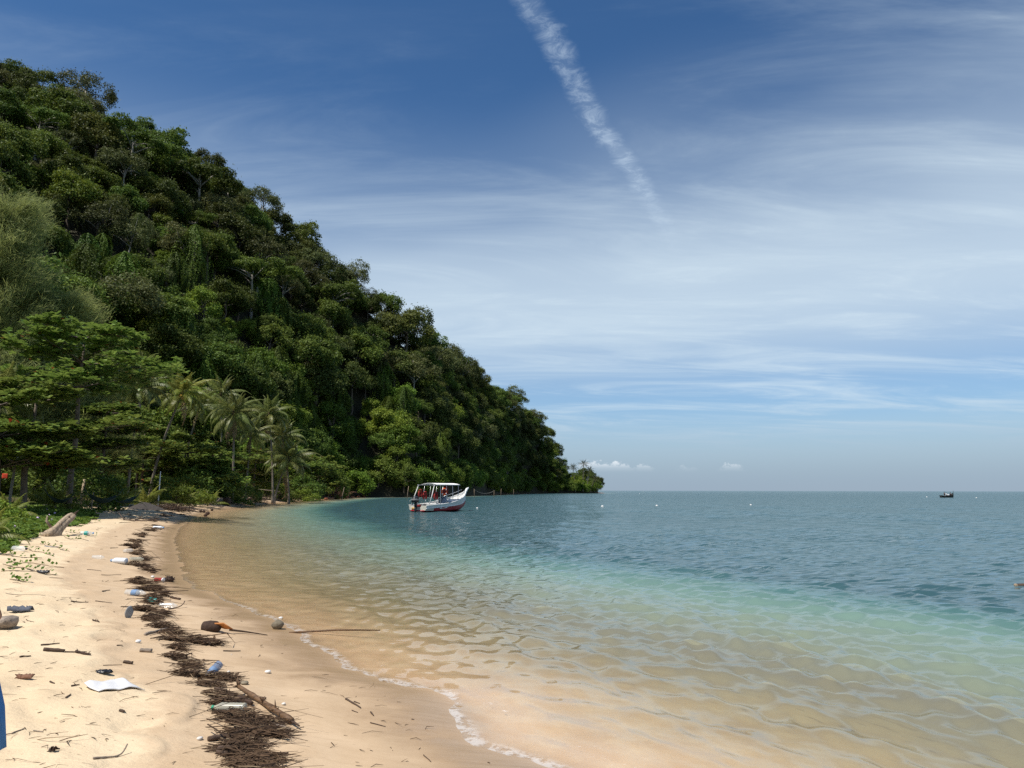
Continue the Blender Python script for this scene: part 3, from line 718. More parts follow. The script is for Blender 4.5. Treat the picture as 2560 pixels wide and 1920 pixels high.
def plant_hill():
    g = np.random.default_rng(43)
    X, Y, Rr, T, PH_ = scatter_hill()
    Z = hill(X, Y)
    ks = np.array([pick_kind(t, p, g) for t, p in zip(T, PH_)])
    sc = np.where(T < 0.1, g.uniform(0.8, 1.25, len(X)), np.clip(g.lognormal(-0.05, 0.26, len(X)), 0.6, 1.7)) * np.where(PH_ > 3.4, 1.05, 1.0)
    sc = np.where((ks >= 8) & (ks <= 10), np.minimum(sc, 1.05), sc)
    # lean of sight: low part of the near slope stands behind the beach trees
    size = np.array([KINDS[k][3] for k in ks]) * sc / Rr
    # what the beach trees hide counts for little
    hid = (T < 0.30) & (PH_ < -21)
    order = np.argsort(-(size * np.where(hid, 0.25, 1.0)))
    near = order[:300]; rest = order[300:]
    def place(px):
        for lim, w in ((150, 'above the feathery casuarina'), (330, 'above the tall sea almond'), (520, 'above the yellow-coconut palm'), (660, 'above the middle coconut palms'), (850, 'above the rightmost beach palm'), (1010, 'left of the tour boat'), (1190, 'straight above the tour boat'), (1345, 'right of the tour boat'), (9999, 'on the headland')):
            if px < lim: return w
    def level(t):
        for lim, w in ((0.12, 'at the hill foot'), (0.40, 'low on the hill'), (0.68, 'halfway up the hill'), (0.90, 'high on the hill'), (9, 'on the ridge line')):
            if t < lim: return w
    labs = {}
    for i in near:
        px = 1280 + FPX * X[i] / Y[i]
        size_w = 'large ' if sc[i] > 1.22 else ('small ' if sc[i] < 0.85 else '')
        w = KINDS[ks[i]][0].replace('shoreline', 'bushy')
        labs.setdefault(f'{size_w}{w} tree {level(T[i])} {place(px)}', []).append((px, i))
    final = {}
    for l, m in labs.items():
        m.sort(); o_ = {1: [''], 2: ['left ', 'right '], 3: ['left ', 'middle ', 'right '], 4: ['leftmost ', 'centre-left ', 'centre-right ', 'rightmost '], 5: ['leftmost ', 'centre-left ', 'middle ', 'centre-right ', 'rightmost ']}.get(len(m))
        for j, (_, i) in enumerate(m): final[i] = (o_[j] if o_ and len(m) > 1 else '') + l
    for i in near:
        words, cm, tm, rad = KINDS[ks[i]]
        o = thing('forest_tree', final[i], 'tree', (X[i], Y[i], Z[i]), g.uniform(0, 6.28), 'forest trees on the hillside', (sc[i], sc[i], sc[i] * g.uniform(0.9, 1.15)))
        obj('trunk', tm, None, o); obj('crown', cm, None, o)
    # the remaining trees read as one mass: instanced on points
    src = bpy.data.collections.new('forest_sources')
    for k, (w, cm, tm, rad) in enumerate(KINDS):
        s = bpy.data.objects.new(f'source_{k:02d}', cm); src.objects.link(s)
    me = bpy.data.meshes.new('forest_points'); P = np.stack([X, Y, Z], 1)[rest].astype(np.float32)
    me.vertices.add(len(P)); me.vertices.foreach_set('co', P.ravel())
    a = me.attributes.new('pick', 'INT', 'POINT'); a.data.foreach_set('value', ks[rest].astype(np.int32))
    a = me.attributes.new('size', 'FLOAT', 'POINT'); a.data.foreach_set('value', sc[rest].astype(np.float32))
    a = me.attributes.new('turn', 'FLOAT', 'POINT'); a.data.foreach_set('value', g.uniform(0, 6.28, len(rest)).astype(np.float32))
    o = obj('forest', me); tag(o, 'unbroken mass of smaller forest trees filling the hillside between the larger crowns', 'forest', kind='stuff')
    ng = bpy.data.node_groups.new('forest', 'GeometryNodeTree')
    ng.interface.new_socket('Geometry', in_out='INPUT', socket_type='NodeSocketGeometry'); ng.interface.new_socket('Geometry', in_out='OUTPUT', socket_type='NodeSocketGeometry')
    N, L = ng.nodes.new, ng.links.new
    gi, go = N('NodeGroupInput'), N('NodeGroupOutput')
    ci = N('GeometryNodeCollectionInfo'); ci.inputs['Collection'].default_value = src; ci.inputs['Separate Children'].default_value = True; ci.inputs['Reset Children'].default_value = True
    mp = N('GeometryNodeMeshToPoints'); L(gi.outputs[0], mp.inputs[0])
    ip = N('GeometryNodeInstanceOnPoints'); L(mp.outputs[0], ip.inputs['Points']); L(ci.outputs[0], ip.inputs['Instance']); ip.inputs['Pick Instance'].default_value = True
    def na(nm, ty):
        n = N('GeometryNodeInputNamedAttribute'); n.data_type = ty; n.inputs['Name'].default_value = nm; return n.outputs['Attribute']
    L(na('pick', 'INT'), ip.inputs['Instance Index'])
    cx = N('ShaderNodeCombineXYZ'); L(na('turn', 'FLOAT'), cx.inputs[2]); L(cx.outputs[0], ip.inputs['Rotation'])
    L(na('size', 'FLOAT'), ip.inputs['Scale'])
    L(ip.outputs[0], go.inputs[0])
    md = o.modifiers.new('forest', 'NODES'); md.node_group = ng
    print('forest: things', len(near), 'stuff', len(rest))
plant_hill()
# ------------------------------------------------------------------ beach trees
def G1(x, y): return float(ground(x, y))

# ---- sea almond: tiers of flat leafy boughs
def obovate(P, Nn, T, length, width, g, tint):
    n = len(P); B = np.cross(Nn, T)
    L = (length * g.uniform(0.7, 1.25, n))[:, None]; W = (width * g.uniform(0.8, 1.2, n))[:, None]
    v = np.stack([P, P + T * L * 0.35 + B * W * 0.28, P + T * L * 0.75 + B * W * 0.5 - Nn * L * 0.03, P + T * L - Nn * L * 0.12, P + T * L * 0.75 - B * W * 0.5 - Nn * L * 0.03, P + T * L * 0.35 - B * W * 0.28], 1).reshape(-1, 3)
    i = np.arange(n)[:, None] * 6
    q = np.concatenate([i + np.array([[0, 1, 4, 5]]), i + np.array([[1, 2, 3, 4]])], 1).reshape(-1, 4)
    return v, q, np.repeat(np.clip(tint, 0, 1), 2)

def almond(seed, height, tiers, spread, first=0.32, leaf=0.27, nros=70, lean=0.0, r0=0.17, mat='leaf_almond'):
    g = np.random.default_rng(seed); mb = MB()
    zt = np.linspace(0, height, 9); tx = lean * (zt / height) ** 1.4 * height + np.cumsum(g.normal(0, 0.05, 9)); ty = np.cumsum(g.normal(0, 0.05, 9))
    tr = np.stack([tx, ty, zt], 1); tr[0, 2] = -0.4
    mb.tube(tr, r0 * (1.2 - 0.85 * zt / height), 8, rough=0.06)
    ros, up = [], []
    for k in range(tiers):
        f = first + (1 - first) * (k / max(1, tiers - 1)) * 0.97
        o = np.array([np.interp(f * height, zt, tx), np.interp(f * height, zt, ty), f * height])
        reach = spread * (1 - 0.45 * ((f - first) / (1 - first)) ** 2.2) * g.uniform(0.75, 1.12)
        nb = int(g.integers(5, 8)); a0 = g.uniform(0, 6.28)
        for b in range(nb):
            a = a0 + b * 2 * math.pi / nb + g.normal(0, 0.2); ln = reach * g.uniform(0.65, 1.1)
            s = np.linspace(0, 1, 5)[:, None]; dirv = np.array([math.cos(a), math.sin(a), 0])
            pts = o + dirv * ln * s + np.array([0, 0, 1]) * (g.uniform(0.02, 0.34) * ln * s - 0.03 * ln * s ** 2 * g.uniform(0, 6)); pts[1:, :2] += g.normal(0, 0.06 * ln / 3, (4, 2))
            mb.tube(pts, np.array([0.055, 0.045, 0.034, 0.022, 0.012]) * (r0 / 0.17), 5)
            m = max(6, int(nros * ln / spread)); u = g.uniform(0.25, 1.06, m) ** 0.8
            side = g.normal(0, 0.22, m) * ln * (0.35 + u * 0.9); perp = np.array([-math.sin(a), math.cos(a), 0])
            c = np.stack([np.interp(np.clip(u, 0, 1), s[:, 0], pts[:, i]) for i in range(3)], 1) + dirv * ((u > 1) * (u - 1) * ln)[:, None] + perp * side[:, None]
            c[:, 2] += g.normal(0.14, 0.14, m) + 0.28 * np.sin(u * 5 + b) * ln / spread - 0.06 * side ** 2
            ros.append(c)
    C = np.vstack(ros); m = len(C); per = 8
    a = np.tile(np.arange(per) * 2 * math.pi / per, m) + np.repeat(g.uniform(0, 6.28, m), per)
    tilt = np.repeat(g.uniform(0.05, 0.55, m), per) + g.normal(0, 0.12, m * per)
    T = np.stack([np.cos(a) * np.cos(tilt), np.sin(a) * np.cos(tilt), np.sin(tilt)], 1)
    Nn = unit(np.cross(T, np.stack([-np.sin(a), np.cos(a), np.zeros_like(a)], 1)) * -1 + g.normal(size=(m * per, 3)) * 0.18)
    Nn = np.where(Nn[:, 2:3] < 0, -Nn, Nn); T = unit(T - (T * Nn).sum(1, keepdims=True) * Nn)
    tn = np.repeat(g.normal(0.5, 0.16, m), per) + g.normal(0, 0.12, m * per)
    red = g.uniform(size=m * per) < 0.012; tn = np.where(red, 1.0, np.clip(tn, 0, 0.95))
    v, q, t = obovate(np.repeat(C, per, 0) + T * 0.02, Nn, T, leaf, leaf * 0.62, g, tn)
    cm = mesh_np('crown', v, q, attrs={'tint': ('FACE', t)}); cm.materials.append(M[mat])
    tm = mb.mesh('trunk', True); tm.materials.append(M['bark'])
    return tm, cm

ALM = [almond(51, 10.6, 3, 5.4, 0.70, 0.32, 120), almond(52, 6.2, 3, 4.4, 0.42, 0.31, 120, 0.05), almond(53, 8.0, 4, 4.8, 0.40, 0.31, 120), almond(54, 6.4, 4, 4.8, 0.34, 0.30, 115), almond(55, 3.8, 3, 3.0, 0.45, 0.27, 100, r0=0.08)]
def plant_almond(k, px, D, label, scale=1.0, rz=0.0, zs=1.0):
    x = (px - 1280) / FPX * D * 1.0; p = (x, D, G1(x, D) - 0.05)
    o = thing('sea_almond_tree', label, 'tree', p, rz, 'sea almond trees along the beach', (scale, scale, scale * zs))
    obj('trunk', ALM[k][0], None, o); obj('crown', ALM[k][1], None, o); return o
plant_almond(0, 190, 47, 'tall sea almond tree with layered flat boughs rising above the other beach trees', 1.10, 0.3)
plant_almond(1, 76, 40, 'sea almond tree with low spreading boughs beside the red cloth', 1.05, 1.7)
plant_almond(1, 6, 38, 'sea almond tree cut off by the left edge of the picture', 0.95, 4.0)
plant_almond(2, 264, 60, 'dense dark sea almond tree between the tall one and the coconut palm with yellow nuts', 1.0, 2.2)
plant_almond(2, 362, 87, 'sea almond tree behind the hammocks, left of the leaning palm trunk', 1.05, 5.1)
plant_almond(3, 470, 83, 'wide layered sea almond tree below the palm with yellow coconuts', 1.15, 0.6)
plant_almond(3, 560, 95, 'sea almond tree under the middle coconut palms behind the fallen palm trunk', 1.15, 3.6)
plant_almond(3, 640, 119, 'sea almond tree standing next to the rightmost coconut palm', 1.2, 1.2)
plant_almond(4, 540, 86, 'small rounded sea almond above the fallen palm trunk', 1.25, 2.9)
plant_almond(4, 425, 90, 'young sea almond beside the white pole', 1.15, 5.3)
plant_almond(3, 800, 158, 'sea almond tree on the far beach right of the rightmost coconut palm', 1.3, 0.2)
plant_almond(3, 765, 140, 'sea almond tree right behind the rightmost coconut palm', 1.25, 4.9)

# ---- casuarina: upswept feathery sprays
def casuarina(seed, height, spread, nbr, per):
    g = np.random.default_rng(seed); mb = MB(); parts = []
    zt = np.linspace(0, height, 8); tr = np.stack([np.cumsum(g.normal(0, 0.12, 8)), np.cumsum(g.normal(0, 0.12, 8)), zt], 1); tr[0] = (0, 0, -0.5)
    mb.tube(tr, 0.30 * (1.15 - zt / height) + 0.02, 8, rough=0.05)
    for b in range(nbr):
        f = g.uniform(0.12, 0.98); a = g.uniform(0, 6.28)
        ln = spread * (0.35 + 0.75 * (1 - f)) * g.uniform(0.6, 1.15); rise = g.uniform(0.35, 0.9)
        o = np.array([np.interp(f * height, zt, tr[:, 0]), np.interp(f * height, zt, tr[:, 1]), f * height])
        d = np.array([math.cos(a), math.sin(a), 0])
        s = np.linspace(0, 1, 6)[:, None]; pts = o + d * ln * s + np.array([0, 0, 1]) * (rise * ln * s ** 1.3); pts[1:] += g.normal(0, 0.12, (5, 3))
        mb.tube(pts, np.linspace(0.05, 0.008, 6), 4)
        n = int(per * (0.4 + ln / spread)); u = g.uniform(0.15, 1.05, n)
        c = np.stack([np.interp(np.clip(u, 0, 1), s[:, 0], pts[:, i]) for i in range(3)], 1) + g.normal(0, 0.34, (n, 3)) * (0.4 + u)[:, None] * np.array([1, 1, 0.7])
        t = unit(d * 0.7 + np.array([0, 0, 0.75]) + g.normal(size=(n, 3)) * 0.42)
        t[:, 2] -= np.where(g.uniform(size=n) < 0.25, 0.9, 0)                 # some tassels hang
        Nn = unit(np.cross(t, g.normal(size=(n, 3))))
        parts.append(leaf_cards(c, Nn, 0.62, 0.030, g, g.normal(0.42 + g.uniform(-0.12, 0.2), 0.18, n), 0.12, along=t))
    cm = leaves_mesh('crown', parts, M['leaf_casuarina']); tm = mb.mesh('trunk', True); tm.materials.append(M['bark'])
    return tm, cm
CAS = [casuarina(61, 23, 6.0, 340, 400), casuarina(62, 15, 5.0, 250, 380)]
for k, x, y, rz, sc, lab in ((0, -42.5, 57, 0.4, 1.10, 'tall feathery olive-green casuarina rising at the left edge of the picture'),
                             (1, -40.5, 62, 2.1, 1.18, 'feathery casuarina behind the tall layered sea almond'),
                             (1, -42.5, 71, 4.4, 0.95, 'lower feathery casuarina showing right of the top of the tall sea almond')):
    o = thing('casuarina_tree', lab, 'tree', (x, y, G1(x, y)), rz, 'casuarina trees', (sc,) * 3)
    obj('trunk', CAS[k][0], None, o); obj('crown', CAS[k][1], None, o)

# ---- coconut palms
def frond_mesh(seed, length, droop, mat, nl=58, leaf=0.95, fold=0.5, sparse=1.0):
    """frond along +X from the origin, curving down; leaflets hang from the rib"""
    g = np.random.default_rng(seed); s = np.linspace(0, 1, 12)
    ang = 0.10 - droop * s ** 1.5
    x = np.concatenate([[0], np.cumsum(np.cos(ang[:-1]) / 11)]) * length; z = np.concatenate([[0], np.cumsum(np.sin(ang[:-1]) / 11)]) * length
    rib = np.stack([x, np.zeros(12), z], 1)
    mb = MB().tube(rib, np.linspace(0.045, 0.006, 12), 4)
    nv = mb.n; V = [np.vstack(mb.v)]; Q = [np.vstack(mb.q)]; T = [np.vstack(mb.t)]; tq = [np.full(len(Q[0]), 0.85)]
    u = np.linspace(0.14, 0.995, nl); off = nv
    for sd in (-1, 1):
        uu = u + g.normal(0, 0.004, nl); ok = g.uniform(size=nl) < sparse; uu = uu[ok]; n = len(uu)
        P = np.stack([np.interp(uu, s, rib[:, i]) for i in range(3)], 1)
        an = np.interp(uu, s, ang); tx = np.stack([np.cos(an), np.zeros(n), np.sin(an)], 1); nz = np.stack([-np.sin(an), np.zeros(n), np.cos(an)], 1)
        L = leaf * np.sin(np.clip(uu * 1.12 + 0.08, 0, 1) * math.pi * 0.86 + 0.35) * g.uniform(0.85, 1.12, n); L = np.clip(L, 0.16, None)[:, None]
        sidev = np.array([0, sd, 0.0])
        d0 = unit(tx * 0.62 + sidev * 0.75 - nz * fold * 0.35 + g.normal(size=(n, 3)) * 0.07)
        d1 = unit(tx * 0.45 + sidev * 0.45 + np.array([0, 0, -1.0]) * (0.55 + fold) + g.normal(size=(n, 3)) * 0.10)
        W = 0.042; wv = tx * W
        A, B, C = P, P + d0 * L * 0.55, P + d0 * L * 0.55 + d1 * L * 0.5
        V.append(np.stack([A - wv * 0.6, A + wv * 0.6, B + wv, B - wv, C + wv * 0.12, C - wv * 0.12], 1).reshape(-1, 3))
        i = np.arange(n)[:, None] * 6 + off
        Q.append(np.concatenate([i + np.array([[0, 1, 2, 3]]), i + np.array([[3, 2, 4, 5]])], 1).reshape(-1, 4)); off += 6 * n
        tq.append(np.repeat(np.clip(g.normal(0.5, 0.2, n), 0, 0.95), 2))
    t = np.concatenate(tq + [np.full(len(T[0]), 0.8)])
    me = mesh_np('frond', np.vstack(V), np.vstack(Q), T[0], attrs={'tint': ('FACE', t)}); me.materials.append(M[mat]); return me
FR = {m: [frond_mesh(70 + i, L, d, m, fold=f) for i, (L, d, f) in enumerate(((3.6, 0.7, 0.3), (4.4, 1.35, 0.5), (4.6, 1.8, 0.7), (4.3, 2.2, 0.9)))] for m in ('frond', 'frond_bright')}
FR['dead'] = [frond_mesh(80, 3.6, 1.2, 'frond_dead', 46, 0.7, 1.0, 0.8)]
FR['far'] = [frond_mesh(85 + i, L, d, 'frond_far', 24, 0.75, 0.5) for i, (L, d) in enumerate(((3.8, 0.6), (4.4, 1.1), (4.4, 1.7)))]
M['coconut_yellow'] = simple('coconut_yellow', (0.55, 0.33, 0.05), 0.5, 0.2)
M['coconut_green'] = simple('coconut_green', (0.16, 0.20, 0.05), 0.5, 0.2)
nut_me = MB().lathe([(0.02, -0.14), (0.08, -0.11), (0.115, 0), (0.09, 0.1), (0.02, 0.15)], 8).mesh('coconut', True); nut_me.materials.append(M['coconut_yellow'])
nut_green = nut_me.copy(); nut_green.materials.clear(); nut_green.materials.append(M['coconut_green'])
def palm(base, top, label, mat='frond', n=24, scale=1.0, nuts=0, nutm=None, dead=1, seed=0, group='coconut palms along the beach', lift=0.0, r0=0.17):
    g = np.random.default_rng(900 + seed); base, top = np.array(base, float), np.array(top, float)
    o = thing('coconut_palm', label, 'palm tree', base, 0, group)
    h = np.linspace(0, 1, 22)[:, None]; v = top - base
    pts = np.zeros((22, 3)) + v * h; pts[:, :2] = v[:2] * (h ** 1.6); pts[0, 2] = -0.4
    rad = r0 * (1.0 - 0.45 * h[:, 0]) * (1 + 0.05 * (np.arange(22) % 2)); rad[0] *= 1.7; rad[1] *= 1.25
    tm = MB().tube(pts, rad, 8).mesh('trunk', True); obj('trunk', tm, M['palm_bark'], o)
    heart = MB().lathe([(0.10, -0.45), (0.20, -0.2), (0.17, 0.1), (0.07, 0.5), (0.02, 0.8)], 8).mesh('crown_heart', True); obj('crown_heart', heart, M['frond_dead'], o, tuple(v), scale=(scale,) * 3)
    fr = FR[mat]; nf = len(fr)
    for i in range(n):
        f = i / (n - 1); a = i * 2.39996 + g.normal(0, 0.12)
        pitch = 1.30 - 1.75 * f ** 0.9 + lift + g.normal(0, 0.08)
        k = min(nf - 1, int(f * nf * 0.98)); s = scale * g.uniform(0.88, 1.1) * (0.8 + 0.2 * min(1, f * 3))
        e = Matrix.Rotation(a, 3, 'Z') @ Matrix.Rotation(-pitch, 3, 'Y') @ Matrix.Rotation(g.normal(0, 0.35), 3, 'X')
        obj('frond', fr[k], None, o, tuple(v + np.array([0, 0, 0.15 - 0.3 * f])), e.to_euler(), (s,) * 3)
    for i in range(dead):
        e = Matrix.Rotation(g.uniform(0, 6.28), 3, 'Z') @ Matrix.Rotation(1.05 + g.uniform(0, 0.3), 3, 'Y')
        d = obj('frond', FR['dead'][0], None, o, tuple(v + np.array([0, 0, -0.3])), e.to_euler(), (scale,) * 3); d['label'] = 'dry brown hanging frond'
    for i in range(nuts):
        a = g.uniform(0, 6.28) if nutm is not None else g.uniform(3.4, 5.6)
        obj('coconut', nutm or nut_me, None, o, tuple(v + np.array([0.30 * math.cos(a), 0.30 * math.sin(a), -0.25 - 0.4 * g.uniform()])), (g.normal(0, .3), g.normal(0, .3), 0), (1.1,) * 3)
    return o
def palm_px(bx, cx, cyp, D, label, **k):
    """foot column, crown column/row in the photograph, distance along the view axis"""
    x0 = (bx - 1280) / FPX * D; top = px_at(cx, cyp, D)
    return palm((x0, D, G1(x0, D)), top, label, **k)
palm_px(385, 456, 985, 80, 'coconut palm with a cluster of yellow coconuts and bright yellow-green fronds', mat='frond_bright', n=26, nuts=12, seed=1, scale=1.0)
palm_px(330, 351, 965, 74, 'coconut palm half hidden behind the tall sea almond', n=24, seed=2, nuts=6, nutm=nut_green)
palm_px(560, 552, 985, 98, 'coconut palm right behind the one with yellow coconuts', n=22, seed=3)
palm_px(590, 584, 1034, 90, 'coconut palm with a dark trunk in the middle of the palm group', n=27, seed=4, scale=1.1, nuts=8, nutm=nut_green, dead=3)
palm_px(690, 672, 1036, 106, 'tall coconut palm right of the middle palm', n=24, seed=5, scale=1.1, dead=2)
palm_px(730, 706, 1092, 111, 'coconut palm just behind the rightmost beach palm', n=24, seed=6, scale=1.05, dead=2)
palm_px(694, 722, 1150, 107, 'rightmost coconut palm leaning over the beach with a full low crown', n=30, seed=7, scale=1.15, dead=2, mat='frond')
palm_px(-30, -4, 1005, 43, 'coconut palm reaching in from the left edge with drooping fronds', n=22, seed=8, scale=0.9)
palm_px(352, 352, 935, 88, 'coconut palm with upright young fronds above the sea almonds', n=14, seed=9, lift=0.35, dead=0)
palm_px(455, 500, 1018, 92, 'small-crowned coconut palm between the yellow-nut palm and the middle palm', n=20, seed=10, scale=0.85)
palm_px(622, 628, 1085, 100, 'low coconut palm below the tall palm right of the middle', n=22, seed=11, scale=0.95, dead=2)
for bx, cx, cyp, D, lab, sd in ((1437, 1433, 1170, 516, 'left one of three distant palms on the headland', 21), (1456, 1459, 1160, 522, 'tallest of three distant palms on the headland', 22), (1466, 1474, 1176, 524, 'right one of three distant palms on the headland', 23)):
    x0 = (bx - 1280) / FPX * D; palm((x0, D, 1.5), px_at(cx, cyp, D), lab, mat='far', n=22, scale=1.25, dead=0, seed=sd, group='palms on the headland', r0=0.28)
x0 = (1488 - 1280) / FPX * 534
palm((x0 - 4, 534, 1.0), px_at(1488, 1198, 534), 'dark drooping palm leaning out over the water at the tip of the headland', mat='far', n=18, scale=1.5, dead=0, seed=24, group='palms on the headland', lift=-0.35, r0=0.3)

# ---- young palms without a trunk
def young_palm(p, label, n=8, scale=0.55, seed=0, mat='frond_bright'):
    g = np.random.default_rng(700 + seed); o = thing('young_palm', label, 'young palm', p, 0, 'young palms under the trees')
    for i in range(n):
        e = Matrix.Rotation(i * 2.4 + g.normal(0, .2), 3, 'Z') @ Matrix.Rotation(-(1.2 - 0.75 * i / n + g.normal(0, .1)), 3, 'Y')
        obj('frond', FR[mat][min(2, i * 3 // n)], None, o, (0, 0, 0.1), e.to_euler(), (scale * g.uniform(.85, 1.15),) * 3)
for i, (px, py, D, sc, lab) in enumerate(((465, 1250, 68, 0.55, 'young palm with orange-tipped fronds in the shrub behind the grass'), (530, 1252, 74, 0.55, 'young palm bending over beside the fallen palm trunk'), (-14, 1290, 20, 0.30, 'young yellow-green palm clump at the left edge above the creeper'),
                                          (150, 1262, 46, 0.6, 'young palm glowing in the shade behind the creeper patch'), (40, 1262, 34, 0.36, 'young palm in front of the thin grey trunk at left'), (300, 1255, 52, 0.6, 'young palm in the shade behind the hammocks'), (375, 1250, 58, 0.6, 'young palm left of the grass patch'))):
    x = (px - 1280) / FPX * D; young_palm((x, D, G1(x, D)), lab, 9, sc, i)

# ---- shrubs
def shrub_mesh(seed, rad, hgt, nl, lr, per, leaf, mat):
    cm, C = lobed_crown(seed, rad, hgt, nl, lr, per, leaf, M[mat], hgt * 0.45, zmin=-0.45, sprays=True)
    return cm, trunk_mesh(seed, C, hgt * 0.4, 0.06, M['bark'], 6, 1.2, 5)
SHR = [shrub_mesh(91, 1.6, 1.3, 30, 0.5, 90, 0.17, 'leaf_bright'), shrub_mesh(92, 2.2, 1.7, 34, 0.62, 95, 0.19, 'leaf_mid'), shrub_mesh(93, 1.1, 0.9, 24, 0.36, 85, 0.14, 'leaf_bright')]
for k, px, D, sc, lab in ((0, 455, 67, 1.0, 'bright green shrub behind the long grass left of the fallen palm trunk'), (0, 495, 72, 0.95, 'bright green shrub touching the bent young palm'), (1, 590, 90, 1.1, 'dark shrub behind the fallen palm trunk'), (1, 632, 104, 0.9, 'dark shrub at the back of the debris-covered beach'),
                          (1, 230, 52, 1.2, 'shrub in deep shade behind the bamboo post'), (2, -6, 22, 0.75, 'leafy green shrub at the left edge under the red cloth'), 
                          (1, 770, 135, 1.7, 'dense shrub above the dead branches on the far beach'), (1, 830, 160, 1.9, 'dense shrub above the red soil bank'), (0, 762, 124, 1.2, 'light green shrub right of the rightmost coconut palm'), (1, 690, 118, 1.1, 'shrub behind the leaning palm foot'), (1, 170, 58, 1.5, 'shrub far back under the almond trees'), 
                          (1, 540, 90, 1.6, 'shrub in the dark below the middle palms'), (1, 480, 80, 1.5, 'shrub behind the two bright shrubs')):
    x = (px - 1280) / FPX * D; o = thing('shrub', lab, 'shrub', (x, D, G1(x, D)), k * 1.7 + px, 'shrubs at the edge of the beach', (sc,) * 3)
    obj('stem', SHR[k][1], None, o); obj('foliage', SHR[k][0], None, o)

# ---- beach creeper carpet with flowers, long grass, trailing runners
def creeper():
    g = np.random.default_rng(111)
    poly = np.array([px_ground(x, y)[:2] for x, y in ((-260, 1400), (-60, 1395), (0, 1385), (40, 1355), (100, 1335), (150, 1318), (205, 1312), (225, 1292), (228, 1280), (200, 1272), (150, 1268), (60, 1266), (-60, 1262), (-300, 1270))])
    lo, hi = poly.min(0), poly.max(0)
    def inside(X, Y, P):
        ins = np.zeros(len(X), bool)
        for a, b in zip(P, np.roll(P, -1, 0)):
            c = (a[1] > Y) != (b[1] > Y); ins ^= c & (X < (b[0] - a[0]) * (Y - a[1]) / (b[1] - a[1] + 1e-12) + a[0])
        return ins
    n = 420000; X, Y = g.uniform(lo[0], hi[0], n), g.uniform(lo[1], hi[1], n)
    jx, jy = X + 0.5 * smoothnoise(X, Y, 1.6, 77), Y + 0.5 * smoothnoise(X, Y, 1.3, 78)
    k = inside(jx, jy, poly); X, Y = X[k], Y[k]
    w = np.clip(14.0 / np.hypot(X, Y), 0.12, 1); k = g.uniform(size=len(X)) < w; X, Y = X[k][:60000], Y[k][:60000]
    hgt = 0.10 + 0.07 * smoothnoise(X, Y, 1.1, 79) + 0.05 * smoothnoise(X, Y, 3, 80)
    Z = ground(X, Y) + np.clip(hgt, 0.02, 0.3) * g.uniform(0.3, 1.0, len(X))
    P = np.stack([X, Y, Z], 1); m = len(P)
    Nn = unit(np.array([0, 0, 1.0]) + g.normal(size=(m, 3)) * 0.5)
    big = np.clip(np.hypot(X, Y) / 14, 1, 2.6)
    v, q, t = leaf_cards(P, Nn, 0.085 * big, 0.075 * big, g, g.normal(0.5, 0.2, m), 0.1)
    me = mesh_np('beach_creeper', v, q, attrs={'tint': ('FACE', t)})
    o = obj('beach_creeper', me, M['leaf_creeper']); tag(o, 'low carpet of bright green beach creeper spreading behind the weathered log', 'ground cover', kind='stuff')
    M['flower'] = simple('flower', (0.62, 0.45, 0.66), 0.7, 0.1)
    fm = MB().lathe([(0.004, -0.03), (0.012, 0.0), (0.03, 0.02), (0.045, 0.026)], 8).mesh('flower', True)
    for px, py in ((60, 1272), (116, 1282), (137, 1276), (122, 1298), (136, 1293), (93, 1307), (128, 1312), (36, 1331), (190, 1274)):
        p = px_ground(px, py); obj('flower', fm, M['flower'], o, (p[0], p[1], p[2] + 0.19), (g.uniform(-.6, .6), 0.6, 0), (1.25,) * 3)
creeper()

def blades(name, label, cat, poly_px, n, h, seed, mat):
    g = np.random.default_rng(seed); P = np.array([px_ground(x, y)[:2] for x, y in poly_px]); lo, hi = P.min(0), P.max(0)
    X, Y = g.uniform(lo[0], hi[0], n * 6), g.uniform(lo[1], hi[1], n * 6); ins = np.zeros(len(X), bool)
    for a, b in zip(P, np.roll(P, -1, 0)):
        c = (a[1] > Y) != (b[1] > Y); ins ^= c & (X < (b[0] - a[0]) * (Y - a[1]) / (b[1] - a[1] + 1e-12) + a[0])
    X, Y = X[ins][:n], Y[ins][:n]; m = len(X)
    B = np.stack([X, Y, ground(X, Y) - 0.02], 1); t = unit(np.array([0, 0, 1.0]) + g.normal(size=(m, 3)) * 0.35); Nn = unit(np.cross(t, g.normal(size=(m, 3))))
    hh = h * (0.75 + 0.4 * smoothnoise(X, Y, 2.5, 5))
    L = np.clip(hh, 0.1, None) * g.uniform(0.6, 1.2, m)
    v, q, tt = leaf_cards(B + t * (L * 0.5)[:, None], Nn, L, 0.02, g, g.normal(0.5, 0.2, m), 0.15, along=t)
    me = mesh_np(name, v, q, attrs={'tint': ('FACE', tt)}); o = obj(name, me, mat); tag(o, label, cat, kind='stuff')
blades('long_grass', 'sunlit patch of long green grass behind the dark sand mound', 'grass', ((285, 1268), (320, 1262), (360, 1254), (420, 1254), (480, 1253), (470, 1241), (380, 1239), (300, 1247), (270, 1262)), 14000, 0.8, 121, M['leaf_grass'])
blades('shade_grass', 'sparse grass in the shade under the beach trees', 'grass', ((0, 1262), (270, 1266), (330, 1245), (200, 1240), (0, 1240)), 6000, 0.4, 122, M['leaf_grass'])

